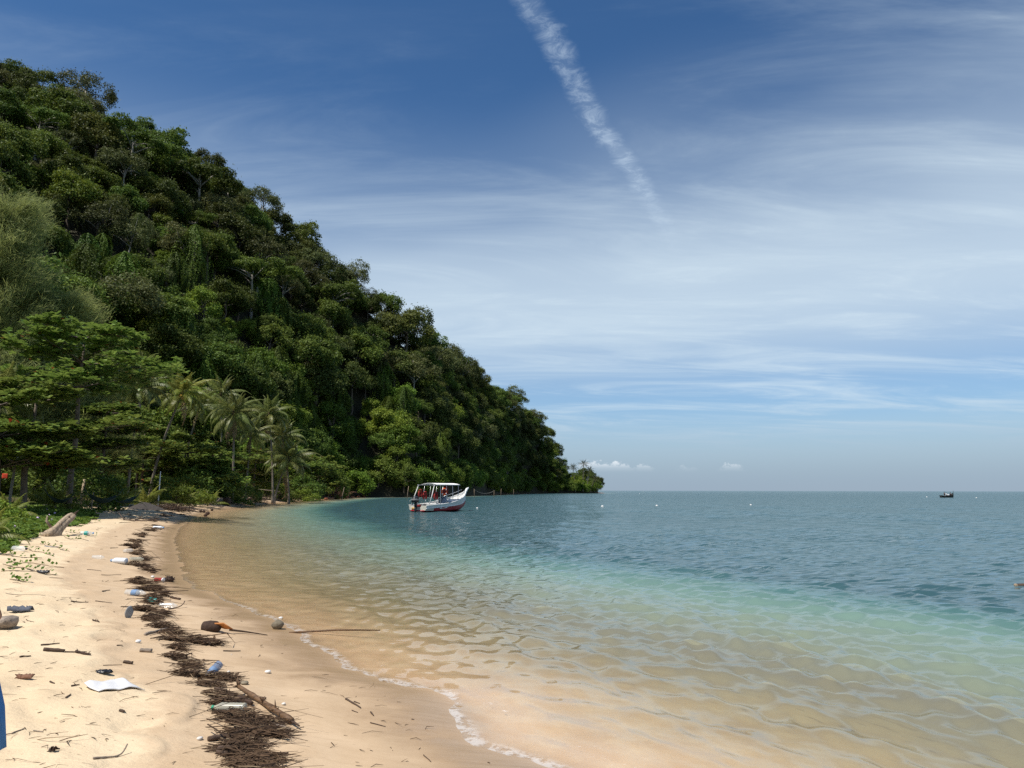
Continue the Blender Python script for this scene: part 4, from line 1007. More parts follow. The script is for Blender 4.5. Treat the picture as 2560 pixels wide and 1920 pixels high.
def runners():
    """creeper shoots crossing bare sand, with single round leaves"""
    g = np.random.default_rng(131); mb = MB(); LP, LN = [], []
    for (x0, y0), (x1, y1) in (((0, 1430), (130, 1437)), ((0, 1388), (110, 1398)), ((30, 1405), (160, 1420)), ((0, 1412), (70, 1428)), ((100, 1360), (180, 1378)), ((60, 1372), (140, 1392)), ((170, 1330), (240, 1340)), ((190, 1318), (250, 1305)), ((160, 1345), (215, 1352)), ((20, 1450), (80, 1455))):
        a, b = px_ground(x0, y0), px_ground(x1, y1); s = np.linspace(0, 1, 14)[:, None]; p = a * (1 - s) + b * s; p[:, :2] += np.cumsum(g.normal(0, 0.02, (14, 2)), 0); p[:, 2] = ground(p[:, 0], p[:, 1]) + 0.012
        mb.tube(p, 0.006, 4)
        for k in range(16):
            i = g.uniform(0, 13); c = np.array([np.interp(i, range(14), p[:, j]) for j in range(3)]) + g.normal(0, 0.03, 3) + np.array([0, 0, 0.05]); LP.append(c); LN.append(unit(np.array([0, -0.4, 0.8]) + g.normal(size=3) * 0.5))
    me = mb.mesh('creeper_runners'); o = obj('creeper_runners', me, simple('runner', (0.16, 0.10, 0.055), 0.8)); tag(o, 'thin creeper runners trailing over the sand at the edge of the green carpet', 'creeper', kind='stuff')
    v, q, t = leaf_cards(np.array(LP), np.array(LN), 0.075, 0.07, g, g.normal(0.4, 0.2, len(LP)), 0.1)
    obj('leaf', mesh_np('leaf', v, q, attrs={'tint': ('FACE', t)}), M['leaf_creeper'], o)['kind'] = 'stuff'
runners()
# ------------------------------------------------------------------ materials of the small things
M['white_gel'] = simple('white_gel', (0.72, 0.72, 0.69), 0.35, 0.10, 3.0, spec=0.5)
M['stained_gel'] = simple('stained_gel', (0.56, 0.53, 0.45), 0.5, 0.30, 2.2)
M['red_hull'] = simple('red_hull', (0.34, 0.012, 0.022), 0.4, 0.18, 2.0, spec=0.5)
M['roof_white'] = simple('roof_white', (0.80, 0.80, 0.79), 0.5, 0.05)
M['steel'] = simple('steel', (0.62, 0.63, 0.64), 0.35, 0.1, metal=0.6)
M['black_plastic'] = simple('black_plastic', (0.018, 0.020, 0.024), 0.35, 0.2, spec=0.5)
M['dark_deck'] = simple('dark_deck', (0.16, 0.15, 0.14), 0.8, 0.3)
M['orange'] = simple('orange', (0.75, 0.12, 0.03), 0.6, 0.1)
M['red_vest'] = simple('red_vest', (0.26, 0.020, 0.016), 0.8, 0.3)
M['yellow_panel'] = simple('yellow_panel', (0.60, 0.36, 0.10), 0.5, 0.3)
M['blue_grey'] = simple('blue_grey', (0.22, 0.27, 0.33), 0.5, 0.2)
M['dark_hull'] = simple('dark_hull', (0.022, 0.026, 0.024), 0.6, 0.3)
M['green_hull'] = simple('green_hull', (0.02, 0.07, 0.045), 0.6, 0.3)
M['wood_dark'] = simple('wood_dark', (0.085, 0.055, 0.038), 0.85, 0.45, 14, 0.5, sx=(1, 6, 6))
M['wood_grey'] = simple('wood_grey', (0.27, 0.22, 0.175), 0.9, 0.45, 7, 0.7, sx=(1, 5, 5))
M['wood_pale'] = simple('wood_pale', (0.32, 0.245, 0.17), 0.9, 0.6, 4, 0.9, sx=(2.5, 5, 1.2))
M['bamboo'] = simple('bamboo', (0.15, 0.085, 0.042), 0.6, 0.5, 9, 0.3, sx=(1, 4, 4))
M['husk'] = simple('husk', (0.060, 0.035, 0.024), 0.9, 0.5, 20, 0.8)
M['husk_orange'] = simple('husk_orange', (0.42, 0.17, 0.05), 0.8, 0.3)
M['twig'] = leaf_mat('twig', (0.030, 0.019, 0.013), (0.140, 0.088, 0.052), trans=0.0, spec=0.15, rough=0.8, objvar=0.0, huevar=0.0, odd=(0.30, 0.225, 0.14), oddshare=0.10)
M['sandpile'] = simple('sandpile', (0.060, 0.052, 0.048), 0.95, 0.4, 6, 0.8)
M['stone'] = simple('stone', (0.20, 0.17, 0.12), 0.9, 0.35, 9, 0.8)
M['stone_red'] = simple('stone_red', (0.22, 0.075, 0.040), 0.9, 0.35, 4, 0.6)
M['shell'] = simple('shell', (0.72, 0.68, 0.62), 0.5, 0.12)
M['foam_white'] = simple('foam_white', (0.78, 0.78, 0.76), 0.7, 0.08)
M['sheet'] = simple('sheet', (0.74, 0.74, 0.74), 0.55, 0.10, 12)
M['cloth_blue'] = simple('cloth_blue', (0.025, 0.17, 0.47), 0.85, 0.25, 9, 0.3)
M['cloth_red'] = simple('cloth_red', (0.58, 0.055, 0.02), 0.85, 0.25, 6, 0.3)
M['cloth_grey'] = simple('cloth_grey', (0.10, 0.11, 0.14), 0.9, 0.3, 9, 0.4)
M['net_green'] = simple('net_green', (0.030, 0.050, 0.042), 0.9, 0.2)
M['rope'] = simple('rope', (0.35, 0.33, 0.29), 0.9, 0.2)
M['skin'] = simple('skin', (0.36, 0.20, 0.13), 0.55, 0.1, 5)
M['hair'] = simple('hair', (0.012, 0.010, 0.009), 0.5, 0.2)
M['shirt_dark'] = simple('shirt_dark', (0.06, 0.065, 0.075), 0.9, 0.2)
M['cap_white'] = simple('cap_white', (0.80, 0.80, 0.78), 0.5, 0.05)
M['cap_green'] = simple('cap_green', (0.02, 0.28, 0.16), 0.5, 0.1)
M['cap_blue'] = simple('cap_blue', (0.05, 0.25, 0.55), 0.5, 0.1)
M['teal'] = simple('teal', (0.03, 0.30, 0.27), 0.4, 0.1)
M['label_blue'] = simple('label_blue', (0.16, 0.26, 0.42), 0.6, 0.15)
M['milk_plastic'] = simple('milk_plastic', (0.70, 0.74, 0.78), 0.45, 0.08)
M['clear'] = simple('clear', (0.86, 0.90, 0.90), 0.12, 0.05, alpha=0.32, spec=0.6)
M['grime_clear'] = simple('grime_clear', (0.62, 0.60, 0.48), 0.25, 0.2, alpha=0.50, spec=0.6)
M['blue_clear'] = simple('blue_clear', (0.20, 0.27, 0.40), 0.2, 0.2, alpha=0.72, spec=0.6)

def box_mesh(c, s): return MB().box(c, s).mesh('panel')

# ------------------------------------------------------------------ tour boat
BPSI = R(55); BPOS = np.array([-8.75, 67.0, 0.10])
def BW(x, y, z):
    c, s = math.cos(BPSI), math.sin(BPSI)
    return (BPOS[0] + x * c - y * s, BPOS[1] + x * s + y * c, BPOS[2] + z)
def tour_boat():
    b = thing('tour_boat', 'white and red open tour boat with a white canopy moored in the bay', 'boat', tuple(BPOS), BPSI)
    X = np.array([0, 1.0, 2.2, 3.4, 4.6, 5.6, 6.3, 6.8, 7.05])
    sb = np.array([1.10, 1.20, 1.28, 1.28, 1.14, 0.86, 0.52, 0.22, 0.04])
    cb = np.array([1.00, 1.08, 1.14, 1.08, 0.88, 0.56, 0.26, 0.08, 0.02])
    kz = np.array([-0.22, -0.26, -0.28, -0.28, -0.24, -0.14, 0.04, 0.34, 0.62])
    cz = np.array([0.02, 0.02, 0.02, 0.03, 0.08, 0.18, 0.32, 0.52, 0.74])
    sz = np.array([0.52, 0.55, 0.62, 0.74, 0.94, 1.18, 1.42, 1.64, 1.82])
    bz = np.array([0.22, 0.28, 0.36, 0.42, 0.50, 0.60, 0.72, 0.88, 1.06])
    def lerp(f): return cb + (sb - cb) * f
    bb = lerp((bz - cz) / (sz - cz))
    def strip(ya, za, yb, zb, i0=0, i1=9, sides=(-1, 1), off=0.0):
        m = MB()
        for sd in sides:
            a = np.stack([X, sd * (ya + off), za], 1)[i0:i1]; c = np.stack([X, sd * (yb + off), zb], 1)[i0:i1]; n = len(a)
            q = [(i, i + 1, n + i + 1, n + i) for i in range(n - 1)]; q = q if sd < 0 else [k[::-1] for k in q]
            m.add(np.vstack([a, c]), q)
        return m
    h = strip(np.zeros(9), kz, cb, cz)
    for sd in (-1, 1):
        pass
    hull = obj('hull', h.mesh('hull', True), M['red_hull'], b)
    obj('hull_side', strip(cb, cz, bb, bz, 1, 9).mesh('hull_side', True), M['red_hull'], b)
    o = obj('quarter_side', strip(cb, cz, bb, bz, 0, 2).mesh('quarter_side', True), M['stained_gel'], b); o['label'] = 'stained cream stern quarter of the hull'
    obj('topside', strip(bb, bz, sb, sz).mesh('topside', True), M['white_gel'], b)
    # white flash painted on the red side
    fl = MB()
    for sd in (-1, 1):
        P = []
        for x, f in ((1.75, 0.55), (1.85, 0.88), (3.05, 0.90), (2.75, 0.62), (2.2, 0.52)):
            y = np.interp(x, X, cb) + (np.interp(x, X, bb) - np.interp(x, X, cb)) * f; z = np.interp(x, X, cz) + (np.interp(x, X, bz) - np.interp(x, X, cz)) * f
            P.append((x, sd * (y + 0.012), z))
        P.append(tuple(np.mean(P, 0))); fl.add(P, None, [(i, (i + 1) % 5, 5) for i in range(5)])
    obj('painted_flash', fl.mesh('painted_flash'), M['white_gel'], hull)
    # gunwale rails and rounded rub strake
    for sd in (-1, 1):
        obj('rub_strake', MB().tube(np.stack([X, sd * (bb + 0.02), bz], 1), np.full(9, 0.035), 6).mesh('rub_strake', True), M['white_gel'], b)
        obj('gunwale', MB().tube(np.stack([X, sd * sb, sz], 1), np.array([.05] * 7 + [.06, .06]), 6).mesh('gunwale', True), M['white_gel'], b)
    # transom with the stepped notch for the motor
    tr = MB().add([(0, -1.10, 0.50), (0, -0.45, 0.50), (0, -0.38, 0.36), (0, 0.38, 0.36), (0, 0.45, 0.50), (0, 1.10, 0.50), (0, 1.0, 0.08), (0, 0, -0.22), (0, -1.0, 0.08)], None, [(0, 1, 8), (1, 2, 8), (2, 3, 7), (2, 7, 8), (3, 6, 7), (3, 4, 6), (4, 5, 6)])
    t = obj('transom', tr.mesh('transom'), M['stained_gel'], b)
    obj('registration_panel', box_mesh((-0.012, 0.52, 0.22), (0.02, 0.42, 0.20)), M['yellow_panel'], t)
    obj('waterline_band', box_mesh((-0.012, 0, 0.02), (0.02, 1.7, 0.12)), M['red_hull'], t)
    # inside: deck, benches, console
    obj('deck', strip(np.zeros(9), cz + 0.06, lerp(0.15), cz + 0.06).mesh('deck'), M['dark_deck'], b)
    obj('inner_side', strip(lerp(0.15) - 0.04, cz + 0.06, sb - 0.05, sz - 0.02).mesh('inner_side', True), M['white_gel'], b)
    obj('bow_deck', strip(np.zeros(9), sz - 0.16, sb - 0.04, sz - 0.14, 4, 9).mesh('bow_deck'), M['white_gel'], b)
    for x, w in ((1.5, 1.9), (2.6, 2.1), (3.7, 2.0)):
        be = obj('bench', MB().box((x, 0, 0.62), (0.42, w, 0.07)).mesh('bench'), M['white_gel'], b)
        obj('bench_support', MB().box((x, 0.5, 0.38), (0.3, 0.08, 0.42)).box((x, -0.5, 0.38), (0.3, 0.08, 0.42)).mesh('bench_support'), M['blue_grey'], be)
    con = obj('console', MB().box((3.15, -0.35, 0.72), (0.45, 0.7, 0.9)).box((3.25, -0.35, 1.24), (0.22, 0.66, 0.18)).mesh('console'), M['blue_grey'], b)
    obj('steering_wheel', MB().tube([(2.88, -0.35 + 0.17 * math.cos(a), 1.05 + 0.17 * math.sin(a)) for a in np.linspace(0, 6.28, 15)], 0.018, 5, False).mesh('steering_wheel'), M['black_plastic'], con)
    # fuel tank in the stern
    obj('fuel_tank', MB().box((0.55, 0.45, 0.42), (0.45, 0.35, 0.28)).mesh('fuel_tank'), M['red_vest'], b)
    # canopy: arched sheet with a frame and posts
    n = 9; ys = np.linspace(-0.98, 0.98, n); zs = 2.42 + 0.13 * (1 - (ys / 0.98) ** 2)
    m = MB()
    v = [(x, y, z + dz) for dz in (0, 0.035) for x in (1.55, 3.2, 4.95) for y, z in zip(ys, zs)]
    q = []
    for l in range(2):
        for i in range(2):
            for j in range(n - 1):
                k = l * 3 * n + i * n + j; f = (k, k + 1, k + n + 1, k + n); q.append(f if l else f[::-1])
    for i in range(2):
        for j in (0, n - 1): k = i * n + j; q.append((k, k + n, k + n + 3 * n, k + 3 * n))
    for i in (0, 2):
        for j in range(n - 1): k = i * n + j; q.append((k, k + 1, k + 1 + 3 * n, k + 3 * n))
    can = obj('canopy', m.add(v, q).mesh('canopy'), M['roof_white'], b)
    for sd in (-1, 1):
        obj('canopy_rail', MB().tube([(1.0, sd * 0.99, 2.40), (1.6, sd * 0.99, 2.40), (5.0, sd * 0.99, 2.40)], 0.022, 5).mesh('canopy_rail'), M['steel'], can)
        obj('stern_post', MB().tube([(0.35, sd * 1.12, 0.55), (0.75, sd * 1.08, 1.45), (1.15, sd * 0.99, 2.40)], 0.042, 6).mesh('stern_post', True), M['white_gel'], b)
        for x in (1.9, 2.8, 3.7, 4.6):
            obj('post', MB().tube([(x, sd * 1.16 if x < 4 else sd * 1.02, np.interp(x, X, sz)), (x + 0.12, sd * 0.99, 2.40)], 0.020, 5).mesh('post'), M['steel'], b)
        obj('stern_rail', MB().tube([(0.05, sd * 1.02, 0.5), (-0.02, sd * 1.0, 0.95), (0.15, sd * 0.85, 1.05), (0.25, sd * 0.62, 1.0), (0.22, sd * 0.58, 0.5)], 0.022, 6).mesh('stern_rail', True), M['steel'], b)
        obj('boarding_rail', MB().tube([(1.25, sd * 1.2, 0.55), (1.3, sd * 1.2, 0.95), (1.5, sd * 1.2, 1.1), (1.75, sd * 1.2, 1.05), (1.8, sd * 1.2, 0.62)], 0.022, 6).mesh('boarding_rail', True), M['steel'], b)
        rail = obj('bow_rail', MB().tube([(4.7, sd * 1.06, 1.28), (5.6, sd * 0.82, 1.50), (6.3, sd * 0.50, 1.76), (6.75, sd * 0.2, 1.98)], 0.018, 5).mesh('bow_rail'), M['steel'], b)
        for x in (4.7, 5.3, 5.9, 6.4):
            y, z = sd * (np.interp(x, X, sb) - 0.05), np.interp(x, X, sz)
            obj('stanchion', MB().tube([(x, y, z), (x, y, z + 0.29)], 0.014, 4).mesh('stanchion'), M['steel'], rail)
    # upswept stem head
    obj('stem_head', MB().tube([(6.95, 0, 1.35), (7.10, 0, 1.75), (7.28, 0, 2.02), (7.55, 0, 2.16)], [0.10, 0.12, 0.13, 0.07], 6).mesh('stem_head', True), M['white_gel'], b)
    # outboard
    mo = obj('outboard_motor', MB().box((-0.28, 0, 0.62), (0.12, 0.26, 0.6)).box((-0.30, 0, 0.05), (0.20, 0.12, 0.75)).mesh('outboard_motor'), M['black_plastic'], b)
    cowl = MB().add([(-0.62, -0.20, 0.78), (-0.08, -0.22, 0.78), (-0.08, 0.22, 0.78), (-0.62, 0.20, 0.78), (-0.66, -0.20, 1.12), (-0.06, -0.21, 1.18), (-0.06, 0.21, 1.18), (-0.66, 0.20, 1.12), (-0.55, -0.13, 1.30), (-0.14, -0.14, 1.36), (-0.14, 0.14, 1.36), (-0.55, 0.13, 1.30)],
                    [(3, 2, 1, 0), (0, 1, 5, 4), (1, 2, 6, 5), (2, 3, 7, 6), (3, 0, 4, 7), (4, 5, 9, 8), (5, 6, 10, 9), (6, 7, 11, 10), (7, 4, 8, 11), (8, 9, 10, 11)])
    obj('cowl', cowl.mesh('cowl'), M['black_plastic'], mo)
    for z in (1.02, 1.09):
        obj('cowl_stripe', MB().box((-0.36, 0, z), (0.62, 0.445, 0.025)).mesh('cowl_stripe'), M['white_gel'], mo)
    obj('tiller_cable', MB().tube([(-0.1, 0.1, 0.9), (0.0, 0.45, 1.05), (0.05, 0.8, 0.85), (0.3, 0.9, 0.55)], 0.02, 5).mesh('tiller_cable'), M['black_plastic'], b)
tour_boat()
def lifebuoy(p, rz, label):
    o = thing('lifebuoy', label, 'lifebuoy', p, rz)
    def arc(a0, a1, r, n): return [(0, 0.27 * math.cos(a), 0.27 * math.sin(a)) for a in np.linspace(a0, a1, n)]
    obj('ring', MB().tube(arc(0, 6.2832, 0.07, 25), 0.075, 8, False).mesh('ring', True), M['orange'], o)
    for k in range(4):
        a = k * math.pi / 2 + 0.78; obj('band', MB().tube(arc(a - 0.14, a + 0.14, 0.08, 4), 0.080, 8).mesh('band', True), M['cap_white'], o)
lifebuoy(BW(2.45, -1.10, 1.78), BPSI + R(70), 'orange and white lifebuoy hanging on the side of the tour boat')
def life_jacket(p, rz, label):
    o = thing('life_jacket', label, 'life jacket', p, rz, 'life jackets hanging under the boat canopy')
    for sd in (-1, 1):
        obj('chest_panel', MB().tube([(0, sd * 0.12, 0.30), (0.03, sd * 0.13, 0.1), (0.03, sd * 0.13, -0.15), (0, sd * 0.12, -0.28)], [0.05, 0.10, 0.11, 0.06], 7).mesh('chest_panel', True), M['red_vest'], o)
    obj('collar', MB().tube([(0.02, -0.12, 0.28), (-0.06, -0.1, 0.38), (-0.08, 0, 0.42), (-0.06, 0.1, 0.38), (0.02, 0.12, 0.28)], 0.055, 6).mesh('collar', True), M['red_vest'], o)
    obj('belt', MB().box((0.06, 0, -0.1), (0.16, 0.48, 0.035)).mesh('belt'), M['black_plastic'], o)
for x, y, z, w in ((1.25, 0.85, 1.55, 'hanging at the port stern post of the tour boat'), (1.75, 0.7, 1.35, 'hanging low beside the port side of the tour boat'), (2.15, -0.35, 1.30, 'hanging left of the lifebuoy on the tour boat'), (3.05, -0.7, 1.85, 'hanging just right of the lifebuoy on the tour boat'), (3.45, -0.5, 1.82, 'second to the right of the lifebuoy on the tour boat'), (2.7, 0.4, 1.5, 'hanging deep under the canopy of the tour boat')):
    life_jacket(BW(x, y, z), BPSI + R(60), 'red life jacket ' + w)

# ------------------------------------------------------------------ people
def skin_body(name, joints, edges, mat, parent, root, sub=2):
    me = bpy.data.meshes.new(name); keys = list(joints); ix = {k: i for i, k in enumerate(keys)}
    me.from_pydata([joints[k][0] for k in keys], [(ix[a], ix[b]) for a, b in edges], [])
    o = obj(name, me, mat, parent)
    md = o.modifiers.new('skin', 'SKIN'); md.use_smooth_shade = True
    for k, sv in zip(keys, me.skin_vertices[0].data):
        r = joints[k][1]; sv.radius = r if isinstance(r, tuple) else (r, r); sv.use_root = (k == root)
    o.modifiers.new('sub', 'SUBSURF').levels = sub; o.modifiers['sub'].render_levels = sub
    return o
def body_joints(pose):
    J = {'pelvis': ((0, 0, 0.93), (0.15, 0.11)), 'waist': ((0, 0, 1.06), (0.13, 0.10)), 'chest': ((0, 0.0, 1.28), (0.155, 0.11)), 'neckb': ((0, -0.01, 1.42), (0.07, 0.06)), 'neck': ((0, 0.01, 1.47), 0.052), 'head0': ((0, 0.025, 1.55), (0.075, 0.085)), 'head': ((0, 0.03, 1.63), (0.082, 0.095)), 'crown': ((0, 0.02, 1.71), (0.06, 0.07))}
    E_ = [('pelvis', 'waist'), ('waist', 'chest'), ('chest', 'neckb'), ('neckb', 'neck'), ('neck', 'head0'), ('head0', 'head'), ('head', 'crown')]
    for s, n in ((-1, 'l'), (1, 'r')):
        J.update({n + 'sh': ((s * 0.165, 0, 1.38), 0.058), n + 'el': ((s * 0.215, -0.02, 1.11), 0.042), n + 'wr': ((s * 0.225, 0.05, 0.88), 0.030), n + 'palm': ((s * 0.222, 0.07, 0.80), (0.038, 0.018)),
                  n + 'hip': ((s * 0.09, 0, 0.86), 0.088), n + 'kn': ((s * 0.10, 0.015, 0.48), 0.058), n + 'an': ((s * 0.105, -0.02, 0.09), 0.038), n + 'heel': ((s * 0.105, -0.045, 0.035), 0.034), n + 'toe': ((s * 0.12, 0.15, 0.025), (0.04, 0.022))})
        E_ += [('chest', n + 'sh'), (n + 'sh', n + 'el'), (n + 'el', n + 'wr'), (n + 'wr', n + 'palm'), ('pelvis', n + 'hip'), (n + 'hip', n + 'kn'), (n + 'kn', n + 'an'), (n + 'an', n + 'heel'), (n + 'an', n + 'toe')]
        for k, (dx, dy, dz) in enumerate(((0.026, 0.03, -0.075), (0.010, 0.035, -0.095), (-0.006, 0.033, -0.092), (-0.02, 0.028, -0.07))):
            J[n + f'f{k}'] = ((s * (0.222 + dx * 0.6), 0.07 + dy * 0.3 + k * 0.0, 0.80 + dz * 0.45), 0.010); J[n + f'g{k}'] = ((s * (0.222 + dx), 0.07 + dy, 0.80 + dz), 0.008)
            E_ += [(n + 'palm', n + f'f{k}'), (n + f'f{k}', n + f'g{k}')]
        J[n + 't0'] = ((s * 0.195, 0.10, 0.82), 0.011); J[n + 't1'] = ((s * 0.188, 0.125, 0.785), 0.009); E_ += [(n + 'wr', n + 't0'), (n + 't0', n + 't1')]
    for k, v in (pose or {}).items(): J[k] = (v, J[k][1])
    return J, E_
def beach_person():
    x, y = -2.212, 2.76
    o = thing('person', 'person cut off at the left edge with a bright blue towel round the waist', 'person', (x, y, G1(x, y)), R(-12))
    pose = {}
    for sd, n in ((-1, 'l'), (1, 'r')):
        pose.update({n + 'sh': (sd * 0.145, 0, 1.38), n + 'el': (sd * 0.165, 0.03, 1.12), n + 'wr': (sd * 0.10, 0.20, 1.02), n + 'palm': (sd * 0.06, 0.25, 1.00)})
        for k in range(4): pose[n + f'f{k}'] = (sd * 0.035, 0.262 - k * 0.004, 1.03 - k * 0.021); pose[n + f'g{k}'] = (sd * 0.008, 0.255 - k * 0.003, 1.028 - k * 0.022)
        pose[n + 't0'] = (sd * 0.075, 0.245, 1.045); pose[n + 't1'] = (sd * 0.045, 0.262, 1.065)
    J, E_ = body_joints(pose)
    skin_body('body', J, E_, M['skin'], o, 'pelvis')
    a = np.linspace(0, 2 * math.pi, 40, endpoint=False); rows = [(1.02, 0.165, 0.135), (0.94, 0.245, 0.17), (0.85, 0.28, 0.20), (0.70, 0.325, 0.235), (0.55, 0.345, 0.25)]
    def skirt(rows, amp):
        V = []
        for i, (z, rx, ry) in enumerate(rows):
            f = 1 + amp * i * (0.5 * np.sin(a * 7 + i * 0.3) + 0.4 * np.sin(a * 11 + 1))
            V.append(np.stack([rx * np.cos(a) * f, ry * np.sin(a) * f, z + 0.006 * i * np.sin(a * 3 + 1)], 1))
        n = len(a); q = [(i * n + j, i * n + (j + 1) % n, (i + 1) * n + (j + 1) % n, (i + 1) * n + j) for i in range(len(rows) - 1) for j in range(n)]
        return mesh_np('towel', np.vstack(V), q, smooth=True)
    tw = obj('towel', skirt(rows[1:], 0.02), M['cloth_blue'], o); tw.modifiers.new('thick', 'SOLIDIFY').thickness = 0.008
    tb = obj('towel_band', skirt([(1.03, 0.215, 0.14), (0.97, 0.275, 0.168), (0.92, 0.287, 0.182)], 0.01), M['cloth_red'], tw); tb.modifiers.new('thick', 'SOLIDIFY').thickness = 0.01; tb['label'] = 'orange-red waist band'
    sh = MB().lathe([(0.14, 0.98), (0.155, 1.06), (0.165, 1.25), (0.165, 1.36), (0.12, 1.43), (0.07, 1.46)], 20); v = np.vstack(sh.v); v[:, 1] *= 0.80; sh.v = [v]
    obj('shirt', sh.mesh('shirt', True), M['shirt_dark'], o)
    for s in (-1, 1):
        obj('sleeve', MB().tube([(s * 0.12, 0, 1.39), (s * 0.152, 0.01, 1.28), (s * 0.162, 0.02, 1.18)], [0.062, 0.062, 0.060], 10, False).mesh('sleeve', True), M['shirt_dark'], o)
    obj('hair', MB().lathe([(0.085, 1.55), (0.105, 1.62), (0.10, 1.70), (0.06, 1.76), (0.01, 1.785)], 16).mesh('hair', True), M['hair'], o, (0, -0.01, 0))
    for s in (-1, 1): obj('eye', MB().lathe([(0.002, -0.008), (0.011, 0), (0.002, 0.008)], 8).mesh('eye', True), M['cap_white'], o, (s * 0.032, 0.122, 1.635))
    obj('nose', MB().tube([(0, 0.115, 1.64), (0, 0.142, 1.60)], [0.008, 0.015], 6).mesh('nose', True), M['skin'], o)
beach_person()

# ------------------------------------------------------------------ dark fishing boat far out
def fishing_boat():
    p = px_ground(2368, 1243.8, 0.0); p[2] = 0
    o = thing('fishing_boat', 'dark wooden fishing boat with a raised bow far out near the horizon', 'boat', tuple(p), R(14))
    X = np.array([-2.5, -1.5, 0, 1.5, 2.2, 2.55]); hb = np.array([0.55, 0.72, 0.78, 0.66, 0.34, 0.05]); sz = np.array([0.72, 0.50, 0.52, 0.80, 1.25, 1.55]); kz = np.array([-0.15, -0.2, -0.2, -0.2, -0.05, 0.4])
    m = MB()
    for sd in (-1, 1):
        a = np.stack([X, sd * hb * 0.5, kz], 1); c = np.stack([X, sd * hb, sz], 1); m.add(np.vstack([a, c]), [(i, i + 1, 7 + i, 6 + i) for i in range(5)])
    m.add([(-2.5, -0.28, -0.15), (-2.5, 0.28, -0.15), (-2.5, 0.55, 0.72), (-2.5, -0.55, 0.72)], [(0, 1, 2, 3)])
    obj('hull', m.mesh('hull', True), M['dark_hull'], o)
    obj('bow_panel', MB().add([(2.0, -0.46, 0.3), (2.5, -0.09, 0.5), (2.52, -0.1, 1.5), (2.0, -0.47, 1.1)], [(0, 1, 2, 3)]).add([(2.0, 0.46, 0.3), (2.5, 0.09, 0.5), (2.52, 0.1, 1.5), (2.0, 0.47, 1.1)], [(3, 2, 1, 0)]).mesh('bow_panel'), M['green_hull'], o)
    obj('deck', MB().add(np.vstack([np.stack([X, -hb * 0.9, sz - 0.2], 1), np.stack([X, hb * 0.9, sz - 0.2], 1)]), [(i, i + 1, 7 + i, 6 + i) for i in range(5)]).mesh('deck'), M['dark_hull'], o)
    obj('stem_post', MB().tube([(2.45, 0, 0.9), (2.5, 0, 1.7), (2.62, 0, 2.2)], [0.08, 0.06, 0.05], 6).mesh('stem_post'), M['dark_hull'], o)
    obj('cool_box', MB().box((0.55, 0, 0.82), (0.6, 0.5, 0.45)).mesh('cool_box'), M['milk_plastic'], o)
    return p
fp = fishing_boat()
def boat_person(dx, z, label, sit, shirt):
    c, s = math.cos(R(14)), math.sin(R(14)); o = thing('person', label, 'person', (fp[0] + dx * c, fp[1] + dx * s, z), R(-70), 'people in the fishing boat')
    pose = {}
    if sit:
        for sd, n in ((-1, 'l'), (1, 'r')): pose.update({n + 'kn': (sd * 0.12, 0.36, 0.86), n + 'an': (sd * 0.12, 0.38, 0.45), n + 'heel': (sd * 0.12, 0.34, 0.40), n + 'toe': (sd * 0.12, 0.55, 0.39)})
    J, E_ = body_joints(pose); skin_body('body', J, E_, M['skin'], o, 'pelvis', 1)
    m = MB().lathe([(0.17, 0.82), (0.17, 1.06), (0.19, 1.3), (0.12, 1.43), (0.06, 1.46)], 10); obj('shirt', m.mesh('shirt', True), shirt, o)
    obj('hair', MB().lathe([(0.09, 1.56), (0.11, 1.64), (0.08, 1.73), (0.01, 1.78)], 10).mesh('hair', True), M['hair'], o)
boat_person(-1.0, 0.10, 'person in dark clothes standing in the stern of the fishing boat', False, M['shirt_dark'])
boat_person(-0.25, -0.15, 'person in a pale shirt in the middle of the fishing boat', True, M['milk_plastic'])
boat_person(1.35, 0.0, 'person in dark clothes crouching in the bow of the fishing boat', True, M['shirt_dark'])

# ------------------------------------------------------------------ buoys, stakes, floating things
def buoy(px, py, r, label):
    r *= 0.62; p = px_ground(px, py, 0.0); o = thing('buoy', label, 'buoy', (p[0], p[1], 0.0), 0, 'white buoys on the water')
    obj('float', MB().lathe([(0.05 * r, -0.6 * r), (0.7 * r, -0.45 * r), (r, 0.1 * r), (0.8 * r, 0.65 * r), (0.15 * r, 0.95 * r)], 12).mesh('float', True), M['foam_white'], o)
    obj('eyelet', MB().tube([(0, 0, 0.9 * r), (0, 0, 1.2 * r)], 0.1 * r, 5).mesh('eyelet'), M['black_plastic'], o)
for px, py, r, lab in ((1608, 1229.6, 0.55, 'white buoy farthest out, almost on the horizon'), (1599, 1234.5, 0.42, 'white buoy just below the farthest one'), (1506, 1267, 0.30, 'flat white buoy nearest to the headland'), (1642, 1265, 0.26, 'dark-topped white buoy right of the flat one'), (1877, 1263, 0.24, 'small buoy halfway between the headland and the fishing boat'), (1193, 1271, 0.20, 'tiny white buoy off the bow of the tour boat'), (2317, 1243, 0.35, 'white buoy left of the fishing boat'), (2441, 1245, 0.35, 'white buoy right of the fishing boat')):
    buoy(px, py, r, lab)
def stake(px, py, hpx, lean, label):
    p = px_ground(px, py, 0.0); h = hpx / FPX * p[1]
    o = obj('wooden_stake', MB().tube([(0, 0, -1.5), (lean * 0.5, 0, h * 0.5), (lean, 0.05, h)], [0.07, 0.06, 0.045], 6, rough=0.1).mesh('wooden_stake', True), M['wood_pale'], None, (p[0], p[1], 0)); tag(o, label, 'stake', 'wooden stakes standing in the water'); return np.array([p[0] + lean, p[1], h])
stake(1017, 1248, 32, 0.35, 'leaning wooden stake in the water left of the tour boat')
tA = stake(1186, 1245, 22, -0.1, 'wooden stake just right of the bow of the tour boat'); tB = stake(1235, 1244, 18, 0.0, 'wooden stake holding the right end of the sagging rope')
